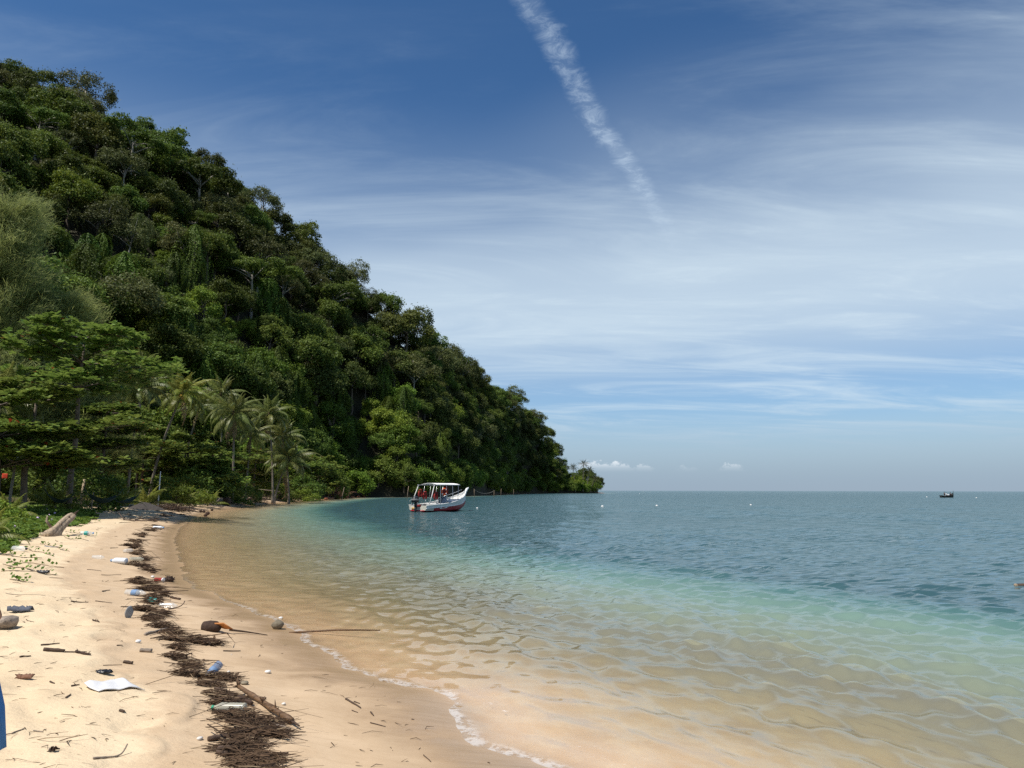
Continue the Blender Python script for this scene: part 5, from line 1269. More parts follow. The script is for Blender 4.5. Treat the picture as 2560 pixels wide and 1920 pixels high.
stake(1252, 1242, 20, 0.1, 'wooden stake right beside the roped pair'); stake(1284, 1239.5, 16, 0.0, 'rightmost wooden stake below the hill'); stake(853, 1251, 32, 0.5, 'pale leaning stake in the shallows by the red soil bank')
s_ = np.linspace(0, 1, 9)[:, None]; rp = tA * (1 - s_) + tB * s_; rp[:, 2] -= 0.9 * (4 * s_ * (1 - s_))[:, 0]; rp[:, 2] -= 0.15
tag(obj('mooring_rope', MB().tube(rp, 0.03, 4).mesh('mooring_rope'), M['rope']), 'rope sagging between two wooden stakes off the boat bow', 'rope')
p = px_ground(2553, 1467, 0.0)
o = thing('floating_bamboo', 'short dark bamboo length floating at the right edge of the picture', 'bamboo', (p[0], p[1], 0.0), 0.05)
obj('culm', MB().tube([(-0.10, 0, 0.02), (0.1, 0, 0.03), (0.6, 0.02, 0.03)], [0.045, 0.042, 0.04], 8).mesh('culm', True), M['wood_dark'], o); obj('cut_end', MB().tube([(-0.13, 0, 0.02), (-0.098, 0, 0.02)], 0.048, 8).mesh('cut_end', True), M['wood_pale'], o)

# ------------------------------------------------------------------ under the trees
def post(name, px, py0, py1, rad, mat, label, cat, lean=0.0, D=None):
    p = px_ground(px, py0) if D is None else np.array([(px - 1280) / FPX * D, D, G1((px - 1280) / FPX * D, D)])
    h = (py0 - py1) / FPX * p[1]
    o = obj(name, MB().tube([(0, 0, -0.4), (lean * 0.4, 0, h * 0.5), (lean, 0, h)], [rad * 1.1, rad, rad * 0.8], 7, rough=0.08).mesh(name, True), mat, None, (p[0], p[1], p[2])); tag(o, label, cat); return p, h
post('bamboo_post', 200, 1274, 1200, 0.10, M['wood_pale'], 'pale bamboo post standing at the edge of the shade', 'post', 0.12)
post('thin_stick', 227, 1279, 1232, 0.035, M['wood_grey'], 'thin bare stick standing upright in the sand beside the bamboo post', 'stick', 0.08)
post('white_pole', 408, 1250, 1163, 0.05, M['foam_white'], 'slim white pole rising out of the shrubs', 'pole', D=64)
x_ = (40 - 1280) / FPX * 41
o = thing('slim_tree', 'slim grey sapling stem at the left of the beach trees', 'sapling', (x_, 41, G1(x_, 41)), 0)
obj('trunk', MB().tube([(0, 0, -0.3), (0.05, 0, 1.2), (0.12, 0, 2.6), (0.3, 0.1, 4.2)], [0.09, 0.075, 0.065, 0.04], 7, rough=0.08).mesh('trunk', True), M['bark_pale'], o)
obj('twig', MB().tube([(0.1, 0, 2.2), (-0.5, 0.1, 2.9), (-0.8, 0.1, 3.4)], [0.03, 0.02, 0.008], 5).tube([(0.15, 0, 2.8), (0.7, 0.1, 3.6)], [0.025, 0.008], 5).mesh('twig'), M['bark_pale'], o)
def hammock(p0, p1, sag, w, label):
    p0, p1 = np.array(p0), np.array(p1); t = np.linspace(0, 1, 21); mid = (p0 + p1) / 2
    o = thing('hammock', label, 'hammock', tuple(mid - np.array([0, 0, sag])), 0, 'dark hammocks strung between the beach trees')
    P = p0[None] * (1 - t)[:, None] + p1[None] * t[:, None]; P[:, 2] -= sag * (4 * t * (1 - t)); P -= (mid - np.array([0, 0, sag]))
    d = unit(np.cross(p1 - p0, [0, 0, 1.0])); ww = w * np.clip(np.sin(np.pi * np.clip((t - 0.12) / 0.76, 0, 1)), 0, 1) ** 0.6
    V, Q = [], []; k = 7
    for i in range(21):
        for j in range(k):
            f = j / (k - 1) * 2 - 1; V.append(P[i] + d * f * ww[i] * 0.5 + np.array([0, 0, 0.25 * ww[i] * f * f]))
    Q = [(i * k + j, i * k + j + 1, (i + 1) * k + j + 1, (i + 1) * k + j) for i in range(3, 17) for j in range(k - 1)]
    obj('bed', mesh_np('bed', V, Q, smooth=True), M['net_green'], o)
    for a, b in ((0, 4), (16, 21)): obj('cord', MB().tube(P[a:b + (1 if b < 21 else 0)], 0.025, 5).mesh('cord'), M['net_green'], o)
def at(px, py, D): return px_at(px, py, D)
hammock(at(112, 1222, 43), at(186, 1232, 44), 0.75, 0.9, 'dark green hammock hung left of the thick trunk')
hammock(at(208, 1216, 43), at(308, 1222, 45), 0.95, 1.0, 'dark green hammock sagging right of the bamboo post')
hammock(at(284, 1246, 46), at(352, 1228, 48), 0.55, 0.7, 'rightmost dark hammock, slung low above the grass')
def hanging_cloth(px, py, D, w, h, mat, label):
    p = at(px, py, D); V = [(x, 0.04 * math.sin(x * 18 + z * 4), z) for z in np.linspace(0, -h, 6) for x in np.linspace(-w / 2, w / 2, 9)]; Q = [(i * 9 + j, i * 9 + j + 1, (i + 1) * 9 + j + 1, (i + 1) * 9 + j) for i in range(5) for j in range(8)]
    o = obj('hanging_cloth', mesh_np('hanging_cloth', V, Q, smooth=True), mat, None, tuple(p)); o.modifiers.new('thick', 'SOLIDIFY').thickness = 0.015; tag(o, label, 'cloth')
hanging_cloth(13, 1184, 27, 0.15, 0.18, M['cloth_red'], 'bright red cloth hanging among the leaves at the left edge')
def rail(p0, p1, r, label, name='wooden_rail'):
    c = (np.array(p0) + np.array(p1)) / 2; o = obj(name, MB().tube([np.array(p0) - c, np.array(p1) - c], r, 6).mesh(name), M['wood_grey'], None, tuple(c)); tag(o, label, 'rail')
rail(at(646, 1223, 111), at(700, 1229, 112), 0.06, 'thin grey rail running to the foot of the rightmost coconut palm')
def hanging_frond(px, py, D, label):
    o = obj('dead_frond', FR['dead'][0], None, None, tuple(at(px, py, D)), (0.3, 1.35, 0.4), (0.95,) * 3); tag(o, label, 'palm frond', 'dead palm fronds')
hanging_frond(714, 1195, 111, 'orange-brown dead frond hanging below the rightmost coconut palm')

# ------------------------------------------------------------------ things lying on the beach
def stick(x0, y0, x1, y1, rad, mat, label, name='driftwood_stick', cat='stick', bend=0.03, knots=0, taper=0.6, lift=0.0, end_lift=0.0, group='sticks lying on the sand', n=7):
    a, b = px_ground(x0, y0), px_ground(x1, y1); c = (a + b) / 2; g = np.random.default_rng(int(x0 * 7 + y0 * 13 + x1)); t = np.linspace(0, 1, n)[:, None]
    P = a * (1 - t) + b * t; L = np.linalg.norm(b - a); w = np.cumsum(g.normal(0, bend * L / n * 1.6, (n, 2)), 0); w -= w * 0 + t * w[-1]
    P[:, :2] += w; P[:, 2] = ground(P[:, 0], P[:, 1]) + rad * 0.7 + lift * t[:, 0] + end_lift * t[:, 0] ** 3
    rad = rad * 0.72; rr = rad * (1 - (1 - taper) * t[:, 0]) * (1 + (g.uniform(-0.14, 0.14, n)))
    mb = MB().tube(P - c, rr, 7 if rad > 0.012 else 5, rough=0.12)
    for k in range(knots):
        i = int(g.integers(1, n - 1)); e = unit(g.normal(size=3) + np.array([0, 0, 0.9])); mb.tube([P[i] - c, P[i] - c + e * rad * 2.6], [rad * 0.45, rad * 0.2], 5)
    o = obj(name, mb.mesh(name, True), mat, None, tuple(c)); tag(o, label, cat, group); return o
C2 = lambda x, y: (x / 2.765, 1320 + y / 2.765)
def stick2(x0, y0, x1, y1, *a, **k): p, q = C2(x0, y0), C2(x1, y1); return stick(*p, *q, *a, **k)
WD, WG = M['wood_dark'], M['wood_grey']
stick2(280, 815, 412, 803, 0.012, WD, 'thin curved stick above the flat bark strip on the dry sand', bend=0.10)
stick2(300, 850, 446, 866, 0.024, WD, 'flat dark bark strip lying on the dry sand at left', bend=0.04, taper=0.8)
stick2(446, 864, 600, 862, 0.009, WD, 'twig running right from the flat bark strip', bend=0.06)
stick2(520, 862, 625, 884, 0.018, M['husk'], 'curled dark bark flake with a raised tip', bend=0.15, knots=2)
stick2(135, 896, 212, 889, 0.011, WD, 'short thin stick below the curved one at left')
stick2(970, 860, 1047, 866, 0.028, WG, 'stubby grey driftwood chunk beside the strand line', taper=0.95, bend=0.01)
stick2(853, 940, 915, 946, 0.022, WD, 'stubby dark driftwood chunk nearer than the grey one', taper=0.9, bend=0.02)
stick2(712, 952, 842, 948, 0.005, WD, 'fine twig pointing at the stubby dark chunk', bend=0.05)
stick2(645, 1612, 800, 1590, 0.011, WG, 'long hooked stick near the bottom of the picture', bend=0.03)
stick2(800, 1590, 877, 1560, 0.010, WG, 'upturned hook end of the long stick near the bottom', bend=0.03, end_lift=0.05)
stick2(824, 1275, 858, 1283, 0.014, WD, 'tiny dark peg of wood on open sand below the white sheet', taper=0.9)
stick2(805, 827, 846, 828, 0.008, WD, 'small dark splinter on the sand above the grey chunk')
stick2(345, 1078, 375, 1080, 0.010, WD, 'short dark chip below the brown leaf')
stick2(595, 1075, 622, 1080, 0.012, WD, 'short dark chip above the corner of the white sheet')
stick2(490, 1110, 548, 1090, 0.009, WD, 'forked twig left of the white sheet', knots=1)
stick2(455, 1188, 488, 1165, 0.010, WD, 'slanting dark splinter below the forked twig')
stick2(230, 1412, 298, 1420, 0.007, WG, 'thin pale stick at lower left')
stick2(80, 1440, 165, 1405, 0.007, WG, 'thin slanting twig at lower left beside the pale stick')
stick2(1675, 1180, 1840, 1190, 0.017, WD, 'dark crooked stick behind the upper end of the bamboo', bend=0.06, n=9)
stick2(1440, 1480, 1562, 1470, 0.026, WD, 'short log below the bottle with the green cap', taper=0.9, bend=0.02)
stick2(1505, 1548, 1640, 1552, 0.026, WD, 'upper of two dark logs at the bottom of the strand line', taper=0.85, bend=0.02)
stick2(1490, 1578, 1745, 1604, 0.018, WD, 'lower of two dark logs at the bottom of the strand line', taper=0.8, bend=0.03)
stick2(1900, 1590, 1992, 1568, 0.014, WD, 'knotted stick end at the bottom right of the strand line', knots=3)
stick2(1905, 1435, 2100, 1410, 0.006, WD, 'arched twig reaching over bare sand right of the strand line', bend=0.10, lift=0.03)
stick2(1900, 1445, 2085, 1444, 0.006, WD, 'straight twig just under the arched one', bend=0.03)
stick2(1880, 1375, 2005, 1412, 0.018, WG, 'grey split stick under the lower end of the bamboo', taper=0.9)
stick2(1645, 1200, 1740, 1240, 0.030, M['husk'], 'black charred stub beneath the bamboo', taper=0.8)
stick2(1480, 1120, 1640, 1160, 0.014, WD, 'crooked stick at the upper end of the bamboo', bend=0.08, knots=2)
stick2(1545, 853, 1662, 854, 0.010, WD, 'straight dark twig at the right tip of the broad weed heap', bend=0.02)
stick2(1010, 752, 1170, 700, 0.020, WG, 'grey slanting stick crossing the strand line', bend=0.05)
stick2(1180, 486, 1246, 499, 0.024, M['husk'], 'black tube-like stub right of the teal bottle', taper=0.95)
stick2(1170, 565, 1275, 545, 0.014, WD, 'curved stick with an upturned end below the black stub', bend=0.06, end_lift=0.08)
stick2(760, 140, 815, 138, 0.012, WD, 'small stick on sand above the white and blue bottle')
stick2(305, 128, 400, 136, 0.016, M['blue_grey'], 'blue-grey sliver lying near the creeper edge')
stick2(600, 290, 700, 300, 0.010, WD, 'thin stick left of the upper strand line', bend=0.08)
stick2(700, 325, 838, 328, 0.009, WD, 'crooked twig left of the red can', bend=0.10)
stick2(485, 510, 610, 520, 0.013, M['husk'], 'shaggy bit of root on open sand', bend=0.16, knots=3)
stick2(660, 510, 775, 522, 0.010, WD, 'wavy twig right of the shaggy root', bend=0.14)
stick2(40, 455, 315, 470, 0.006, WG, 'long hair-thin twig on the sand at far left', bend=0.02)
stick2(705, 440, 760, 433, 0.014, WD, 'small dark flake on the sand left of the labelled bottle')
stick2(645, 640, 685, 655, 0.014, M['husk'], 'tangle of dark root pieces in the middle of the sand', bend=0.2, knots=4)
stick2(180, 635, 235, 655, 0.006, WD, 'thin twig right of the grey cloth scrap')
C7 = lambda x, y: (700 + x / 2.676, 1300 + y / 2.676)
for (x0, y0, x1, y1, r, lab) in ((440, 1204, 540, 1263, 0.012, 'dark slanting stick alone on the damp sand'), (495, 1224, 533, 1232, 0.008, 'short stick touching the slanting one on damp sand'), (604, 1362, 706, 1391, 0.007, 'thin straight stick below the pair on damp sand'), (480, 1282, 520, 1300, 0.006, 'short twig between the slanting and the thin stick'), (607, 1299, 626, 1317, 0.010, 'stubby chip above the thin straight stick'), (960, 1582, 1010, 1625, 0.006, 'bent twig near the bottom of the damp sand'), (880, 1336, 898, 1340, 0.006, 'tiny chip close to the wet sand')):
    p, q = C7(x0, y0), C7(x1, y1); stick(*p, *q, r, WD, lab, bend=0.04)
a, b = px_ground(*C7(60, 758), 0.01), px_ground(*C7(670, 741), 0.015); c = (a + b) / 2
o = obj('floating_reed', MB().tube([a - c, (a + b) / 2 - c + np.array([0, 0.05, 0.012]), b - c], [0.014, 0.014, 0.008], 6).mesh('floating_reed', True), M['bamboo'], None, (c[0], c[1], 0.02)); tag(o, 'long brown reed lying across the waterline', 'reed')
# the broken bamboo
def big_bamboo():
    a, b = px_ground(*C2(1645, 1165)), px_ground(*C2(2015, 1372)); a[2] += 0.07; b[2] += 0.03; c = (a + b) / 2; c[2] = min(a[2], b[2]) - 0.05
    o = thing('bamboo_length', 'broken brown bamboo length resting on the weed heap', 'bamboo', tuple(c)); t = np.linspace(0, 1, 15)[:, None]; P = a * (1 - t) + b * t - c
    rr = np.full(15, 0.021); rr[[4, 9, 13]] = 0.026; rr *= np.linspace(0.85, 1.15, 15)
    obj('culm', MB().tube(P, rr, 10).mesh('culm', True), M['bamboo'], o)
    for i, k in ((0, 6), (7, 3), (10, 3)):
        m = MB(); g = np.random.default_rng(i)
        for j in range(k): e = unit(g.normal(size=3) * 0.6 + np.array([0, 0, 0.7])); m.tube([P[i], P[i] + e * 0.035, P[i] + e * g.uniform(0.04, 0.09)], [0.012, 0.008, 0.002], 5)
        obj('split_node', m.mesh('split_node'), M['bamboo'], o)
    d = unit(b - a); obj('broken_tip', MB().tube([P[-1], P[-1] + d * 0.11], [0.012, 0.006], 5).mesh('broken_tip'), M['wood_dark'], o)
big_bamboo()

# ---- bottles
def bottle(px, py, ang, L, rad, mat, cap, label, lbl=None, tilt=0.0, name='plastic_bottle', rib=True):
    p = px_ground(px, py); o = thing(name, label, 'bottle', (p[0], p[1], p[2] + rad * 0.85), ang, 'plastic bottles washed up on the beach'); o.rotation_euler = (0, -tilt, ang)
    xs = np.linspace(0, 0.72, 14); prof = [(0.3 * rad, -L * 0.5), (rad * 0.92, -L * 0.49)] + [(rad * (0.95 + (0.05 if i % 2 and rib else 0)), -L * 0.5 + L * x) for i, x in enumerate(xs[1:], 1)] + [(rad * 0.75, L * 0.30), (rad * 0.42, L * 0.40), (rad * 0.34, L * 0.46)]
    obj('body', MB().lathe(prof, 14, 'x').mesh('body', True), mat, o)
    if cap: obj('cap', MB().lathe([(rad * 0.42, L * 0.44), (rad * 0.44, L * 0.50), (rad * 0.40, L * 0.51)], 12, 'x').mesh('cap', True), cap, o)
    if lbl: obj('label_band', MB().lathe([(rad * 1.02, -L * 0.18), (rad * 1.03, -L * 0.17), (rad * 1.03, L * 0.06), (rad * 1.02, L * 0.07)], 14, 'x').mesh('label_band', True), lbl, o)
    return o
bottle(*C2(1460, 1030), R(-112), 0.24, 0.042, M['blue_clear'], M['cap_white'], 'bluish bottle with a white cap stuck upright in the weed heap', M['label_blue'], -0.55)
bottle(*C2(1580, 1285), R(176), 0.27, 0.040, M['grime_clear'], M['cap_green'], 'grimy clear bottle with a green cap beside the bamboo')
bottle(*C2(820, 245), R(170), 0.42, 0.075, M['milk_plastic'], M['cap_blue'], 'white bottle with a blue cap lying on open sand', name='detergent_bottle', rib=False)
bottle(*C2(940, 472), R(-12), 0.40, 0.055, M['clear'], None, 'clear bottle with a blue label left of the strand line', M['label_blue'])
bottle(*C2(1058, 522), R(-35), 0.24, 0.045, M['teal'], None, 'teal bottle buried in the strand line')
bottle(*C2(600, 50), R(10), 0.42, 0.075, M['clear'], M['cap_blue'], 'clear bottle on the far sand right of the weathered log', M['teal'])
bottle(*C2(135, 160), R(-10), 0.40, 0.07, M['clear'], M['black_plastic'], 'clear bottle with a dark end near the creeper runners')
bottle(*C2(680, 214), R(5), 0.30, 0.05, M['clear'], None, 'crumpled clear bottle left of the white and blue one')
bottle(*C2(1165, 556), R(4), 0.28, 0.042, M['clear'], None, 'clear bottle lying on the right side of the strand line')
bottle(*C2(945, 232), R(20), 0.35, 0.06, M['grime_clear'], None, 'grey-green bottle on the strand line right of the white and blue one')
bottle(*C2(890, 170), R(80), 0.35, 0.06, M['clear'], None, 'clear bottle standing out at the left rim of the far strand line')
bottle(*C2(1095, 8), R(5), 0.5, 0.08, M['milk_plastic'], M['cap_blue'], 'pale bottle on the strand line near its far end')
# red can with its white end
p = px_ground(*C2(1110, 372)); o = thing('drink_can', 'red tin with a round white end in the strand line', 'can', (p[0], p[1], p[2] + 0.04), R(-20))
obj('tin_body', MB().lathe([(0.040, -0.15), (0.043, -0.14), (0.043, 0.06), (0.040, 0.07)], 14, 'x').mesh('tin_body', True), M['red_vest'], o); obj('tin_end', MB().lathe([(0.044, 0.055), (0.046, 0.075), (0.036, 0.08)], 14, 'x').mesh('tin_end', True), M['cap_white'], o)
# weed ball behind it
def rootball(name, p, r, label, cat, mat, n=70, seed=3, flat=0.7, group=None):
    g = np.random.default_rng(seed); mb = MB().lathe([(0.1 * r, -0.3 * r), (0.75 * r, -0.2 * r), (0.85 * r, 0.2 * r), (0.5 * r, 0.55 * r), (0.05 * r, 0.68 * r)], 10)
    for k in range(n):
        e = unit(sph(g, 1, -0.1)[0]); b = e * r * 0.6 * np.array([1, 1, flat]); m = b + e * r * 0.35 + g.normal(0, 0.12 * r, 3); mb.tube([b, m, m + g.normal(0, 0.16 * r, 3)], [0.05 * r, 0.035 * r, 0.012 * r], 4, False)
    o = obj(name, mb.mesh(name), mat, None, (p[0], p[1], p[2] + 0.2 * r)); tag(o, label, cat, group)
rootball('root_ball', px_ground(*C2(1165, 372)), 0.13, 'black shaggy root ball right beside the red tin', 'root ball', M['husk'])
# coconut with its long stalk
def husk():
    p = px_ground(*C2(1465, 715)); o = thing('coconut_husk', 'dark coconut husk with an orange torn side and a long trailing stalk', 'coconut husk', (p[0], p[1], p[2] + 0.05), R(-6))
    obj('shell', MB().lathe([(0.02, -0.14), (0.07, -0.12), (0.085, -0.03), (0.08, 0.05), (0.05, 0.10), (0.02, 0.12)], 12, 'x').mesh('shell', True), M['husk'], o)
    m = MB()
    for k in range(7): m.tube([(0.05, -0.04 + k * 0.012, 0.05 - k * 0.006), (0.16, -0.02 + k * 0.01, 0.055 - k * 0.012), (0.28, 0.01, -0.02)], [0.014, 0.012, 0.005], 5)
    obj('torn_fibre', m.mesh('torn_fibre'), M['husk_orange'], o)
    q = px_ground(*C2(1848, 748)); e = q - p; c, s = math.cos(R(6)), math.sin(R(6)); le = np.array([e[0] * c - e[1] * s, e[0] * s + e[1] * c, e[2] - 0.04])
    obj('stalk', MB().tube([(0.24, 0.01, -0.03), le * 0.55 + np.array([0, 0.01, 0.0]), le], [0.016, 0.012, 0.005], 6).mesh('stalk', True), M['wood_dark'], o)
husk()
def lump(name, px, py, r, label, cat, mat, seed=1, sc=(1, 1, 0.7), group=None, sink=0.15):
    g = np.random.default_rng(seed); p = px_ground(px, py); a = np.linspace(0, math.pi, 7)
    r = r * (0.62 if 'shell' in name or 'scrap' in name else 1.0); mb = MB().lathe([(max(0.02, math.sin(t)) * r, -math.cos(t) * r) for t in a], 10); v = np.vstack(mb.v); v *= (1 + 0.16 * smoothnoise(v[:, 0] / r + v[:, 2] / r, v[:, 1] / r, 1.6, seed))[:, None]; mb.v = [v * np.array(sc)]
    o = obj(name, mb.mesh(name, True), mat, None, (p[0], p[1], p[2] + r * sc[2] * (1 - sink)), (0, 0, g.uniform(0, 6))); tag(o, label, cat, group); return o
lump('driftwood_block', *C2(40, 700), 0.11, 'rounded grey-brown driftwood block at the left edge', 'driftwood', WG, 2, (1.35, 0.9, 0.75))
lump('stone', *C2(1918, 700), 0.085, 'mossy stone on the wet sand at the waterline', 'stone', M['stone'], 3, (1, 0.9, 0.8), 'small stones on the damp sand')
lump('stone', *C2(1690, 1085), 0.035, 'flat pebble on damp sand right of the weed heap', 'stone', M['stone'], 4, (1.2, 1, 0.5), 'small stones on the damp sand')
lump('stone', *C2(1850, 1003), 0.032, 'pale pebble farther right on the damp sand', 'stone', M['shell'], 5, (1.2, 1, 0.5), 'small stones on the damp sand')
for i, (x, y, r, lab) in enumerate(((1580, 1000, 0.03, 'white shell standing beside the stuck bottle'), (955, 795, 0.055, 'white foam lump left of the strand line'), (1055, 345, 0.075, 'crumpled white plastic lump above the red tin'), (1960, 1225, 0.03, 'flat white shell right of the bamboo'), (1720, 1275, 0.02, 'small white shell near the end of the bamboo'), (1600, 880, 0.012, 'tiny white shell below the straight dark twig'), (1825, 1556, 0.016, 'white shell on the lowest weed heap'), (1380, 1475, 0.035, 'white and grey shell at the left end of the short log'), (1405, 960, 0.022, 'white shell at the tip of the weed tuft'), (1940, 628, 0.05, 'white scrap in the wash beside the mossy stone'))):
    lump('seashell' if 'shell' in lab else 'plastic_scrap', *C2(x, y), r, lab, 'shell' if 'shell' in lab else 'plastic scrap', M['shell'] if 'shell' in lab else M['foam_white'], 20 + i, (1.1, 0.8, 0.55))
lump('grey_lid', *C2(888, 620), 0.085, 'round grey net-like lid tilted on the sand left of the strand line', 'lid', simple('lid', (0.30, 0.31, 0.31), 0.7, 0.35, 60), 40, (0.8, 0.14, 0.95))
# white sheet with raised rear fold
def sheet():
    c4 = [px_ground(*C2(x, y)) for x, y in ((578, 1108), (860, 1082), (1005, 1132), (680, 1152))]; c = np.mean(c4, 0); n, k = 22, 12; V = []
    for i in range(n):
        u = i / (n - 1)
        for j in range(k):
            w = j / (k - 1); b = c4[0] * (1 - u) + c4[1] * u; f = c4[3] * (1 - u) + c4[2] * u; p = b * (1 - w) + f * w
            p = p.copy(); p[2] = float(ground(p[0], p[1])) + 0.012 + 0.026 * math.exp(-(w / 0.22) ** 2) * (0.7 + 0.3 * math.sin(u * 9)) + 0.004 * math.sin(u * 14 + w * 5); p[1] += 0.008 * math.sin(u * 11) + 0.008 * math.sin(u * 23)
            V.append(p - c)
    Q = [(i * k + j, (i + 1) * k + j, (i + 1) * k + j + 1, i * k + j + 1) for i in range(n - 1) for j in range(k - 1)]
    o = obj('plastic_sheet', mesh_np('plastic_sheet', V, Q, smooth=True), M['sheet'], None, tuple(c)); o.modifiers.new('thick', 'SOLIDIFY').thickness = 0.006; tag(o, 'crumpled white plastic sheet with a raised rear fold on dry sand', 'plastic sheet')
sheet()
def scrap(px, py, w, d, h, mat, label, name, cat, seed=1, rz=0.0):
    g = np.random.default_rng(seed); p = px_ground(px, py); n, k = 9, 5; V = [((i / (n - 1) - 0.5) * w + g.normal(0, 0.01), (j / (k - 1) - 0.5) * d * (0.5 + 0.5 * math.sin(math.pi * (i + 0.6) / n)) + g.normal(0, 0.006), h * (0.4 + 0.6 * abs(math.sin(i * 1.3 + j))) * (1 if 0 < j < k - 1 else 0.15)) for i in range(n) for j in range(k)]
    Q = [(i * k + j, (i + 1) * k + j, (i + 1) * k + j + 1, i * k + j + 1) for i in range(n - 1) for j in range(k - 1)]
    o = obj(name, mesh_np(name, V, Q, smooth=True), mat, None, (p[0], p[1], p[2] + 0.008), (0, 0, rz)); o.modifiers.new('thick', 'SOLIDIFY').thickness = 0.006; tag(o, label, cat)
scrap(*C2(140, 582), 0.30, 0.12, 0.07, M['cloth_grey'], 'grey cloth scrap with trailing ends at the left of the sand', 'cloth_scrap', 'cloth', 2)
scrap(*C2(718, 1015), 0.13, 0.07, 0.03, M['black_plastic'], 'black curled rubber scrap above the white sheet', 'rubber_scrap', 'rubber scrap', 3)
scrap(*C2(172, 1055), 0.14, 0.07, 0.035, simple('dry_leaf', (0.17, 0.085, 0.05), 0.8, 0.35), 'curled brown dry leaf at the left above the pale stick', 'dry_leaf', 'leaf', 4)
scrap(*C2(370, 1548), 0.03, 0.03, 0.02, M['husk'], 'small upright brown chip near the bottom left', 'bark_chip', 'bark chip', 5)
scrap(*C2(300, 318), 0.22, 0.10, 0.07, M['black_plastic'], 'black scrap with an upright prong below the creeper runners', 'black_scrap', 'plastic scrap', 6)
# weathered leaning log by the creeper
def leaning_log():
    a = px_ground(128, 1340); D = a[1]; b = px_at(182, 1290, D + 1.1); o = thing('driftwood_log', 'weathered hollow grey log leaning up out of the sand beside the creeper', 'log', tuple(a))
    v = b - a; t = np.linspace(0, 1, 16)[:, None]; P = v * t; P[:, 2] += 0.05 * np.sin(t[:, 0] * 3); P[0] -= unit(v) * 0.25
    r = np.array([0.30, 0.29, 0.26, 0.225, 0.21, 0.20, 0.20, 0.195, 0.19, 0.185, 0.18, 0.175, 0.17, 0.165, 0.16, 0.13])
    lm = MB().tube(P, r * 0.82, 26); lv = np.vstack(lm.v); ax = unit(v); rel = lv - (lv @ ax)[:, None] * ax; an = np.arctan2(rel @ np.cross(ax, [0, 1.0, 0]), rel[:, 1]); lv = lv + rel * (0.13 * np.sin(an * 4 + (lv @ ax) * 2) + 0.07 * np.sin(an * 9 + (lv @ ax) * 3) + 0.04 * np.sin(an * 15))[:, None]; lm.v = [lv]
    obj('trunk', lm.mesh('trunk', True), M['wood_pale'], o)
    for f, s, dz in ((0.46, 0.085, 0.16), (0.86, 0.07, 0.13)):
        q = v * f + np.array([0.02, -0.17, 0.03]); obj('knot_hole', MB().lathe([(0.01, -0.02), (s * 0.7, -0.015), (s, 0.0), (s * 0.8, 0.015)], 10, 'z').mesh('knot_hole', True), M['husk'], o, tuple(q), (R(75), R(-35), 0), (1.5, 0.8, 1))
    m = MB(); g = np.random.default_rng(9)
    for k in range(9): e = unit(v) * g.uniform(0.08, 0.24) + g.normal(0, 0.03, 3); s = v + np.array([g.normal(0, 0.08), g.normal(0, 0.08), g.normal(0, 0.06)]); m.tube([s - unit(v) * 0.1, s + e], [0.03, 0.008], 5)
    obj('splinter', m.mesh('splinter'), M['wood_dark'], o)
    obj('stub', MB().tube([v * 0.25 + np.array([-0.2, 0, 0.1]), v * 0.25 + np.array([-0.38, 0, 0.32]), v * 0.25 + np.array([-0.36, 0, 0.5])], [0.05, 0.04, 0.02], 6).mesh('stub'), M['wood_pale'], o)
leaning_log()
# fallen palm trunk with its root ball, mound, brush heaps, coconuts
def fallen_palm():
    a = px_ground(556, 1262); b = px_ground(535, 1261); y = a[1]
    p0 = np.array([(537 - 1280) / FPX * y, y, 0]); p1 = np.array([(568 - 1280) / FPX * y, y + 0.3, 0]); p0[2], p1[2] = G1(*p0[:2]) + 0.42, G1(*p1[:2]) + 0.38; c = (p0 + p1) / 2; c[2] = min(p0[2], p1[2]) - 0.4
    o = thing('fallen_palm_trunk', 'fallen grey palm trunk with its root ball at the edge of the far beach', 'log', tuple(c)); t = np.linspace(0, 1, 14)[:, None]; P = p0 * (1 - t) + p1 * t - c
    P2 = np.vstack([P[0] + (P[0] - P[-1]) * 0.8 + np.array([0, 1.0, 0]), P]); rr = np.concatenate([[0.3], np.linspace(0.34, 0.42, 14) * (1 + 0.04 * (np.arange(14) % 2))])
    obj('trunk', MB().tube(P2, rr, 12).mesh('trunk', True), M['wood_grey'], o)
    g = np.random.default_rng(5); e = P[-1]; mb = MB().lathe([(0.1, -0.3), (0.45, -0.25), (0.52, 0.1), (0.4, 0.4), (0.1, 0.5)], 12, 'x'); v = np.vstack(mb.v) + e + np.array([0.25, 0, 0.0]); mb.v = [v]
    for k in range(60): q = unit(sph(g, 1)[0] + np.array([0.5, -0.3, 0])); s = e + np.array([0.25, 0, 0]) + q * 0.45; mb.tube([s, s + q * 0.2 + g.normal(0, .05, 3)], [0.03, 0.01], 4, False)
    obj('root_ball', mb.mesh('root_ball'), M['husk'], o)
fallen_palm()
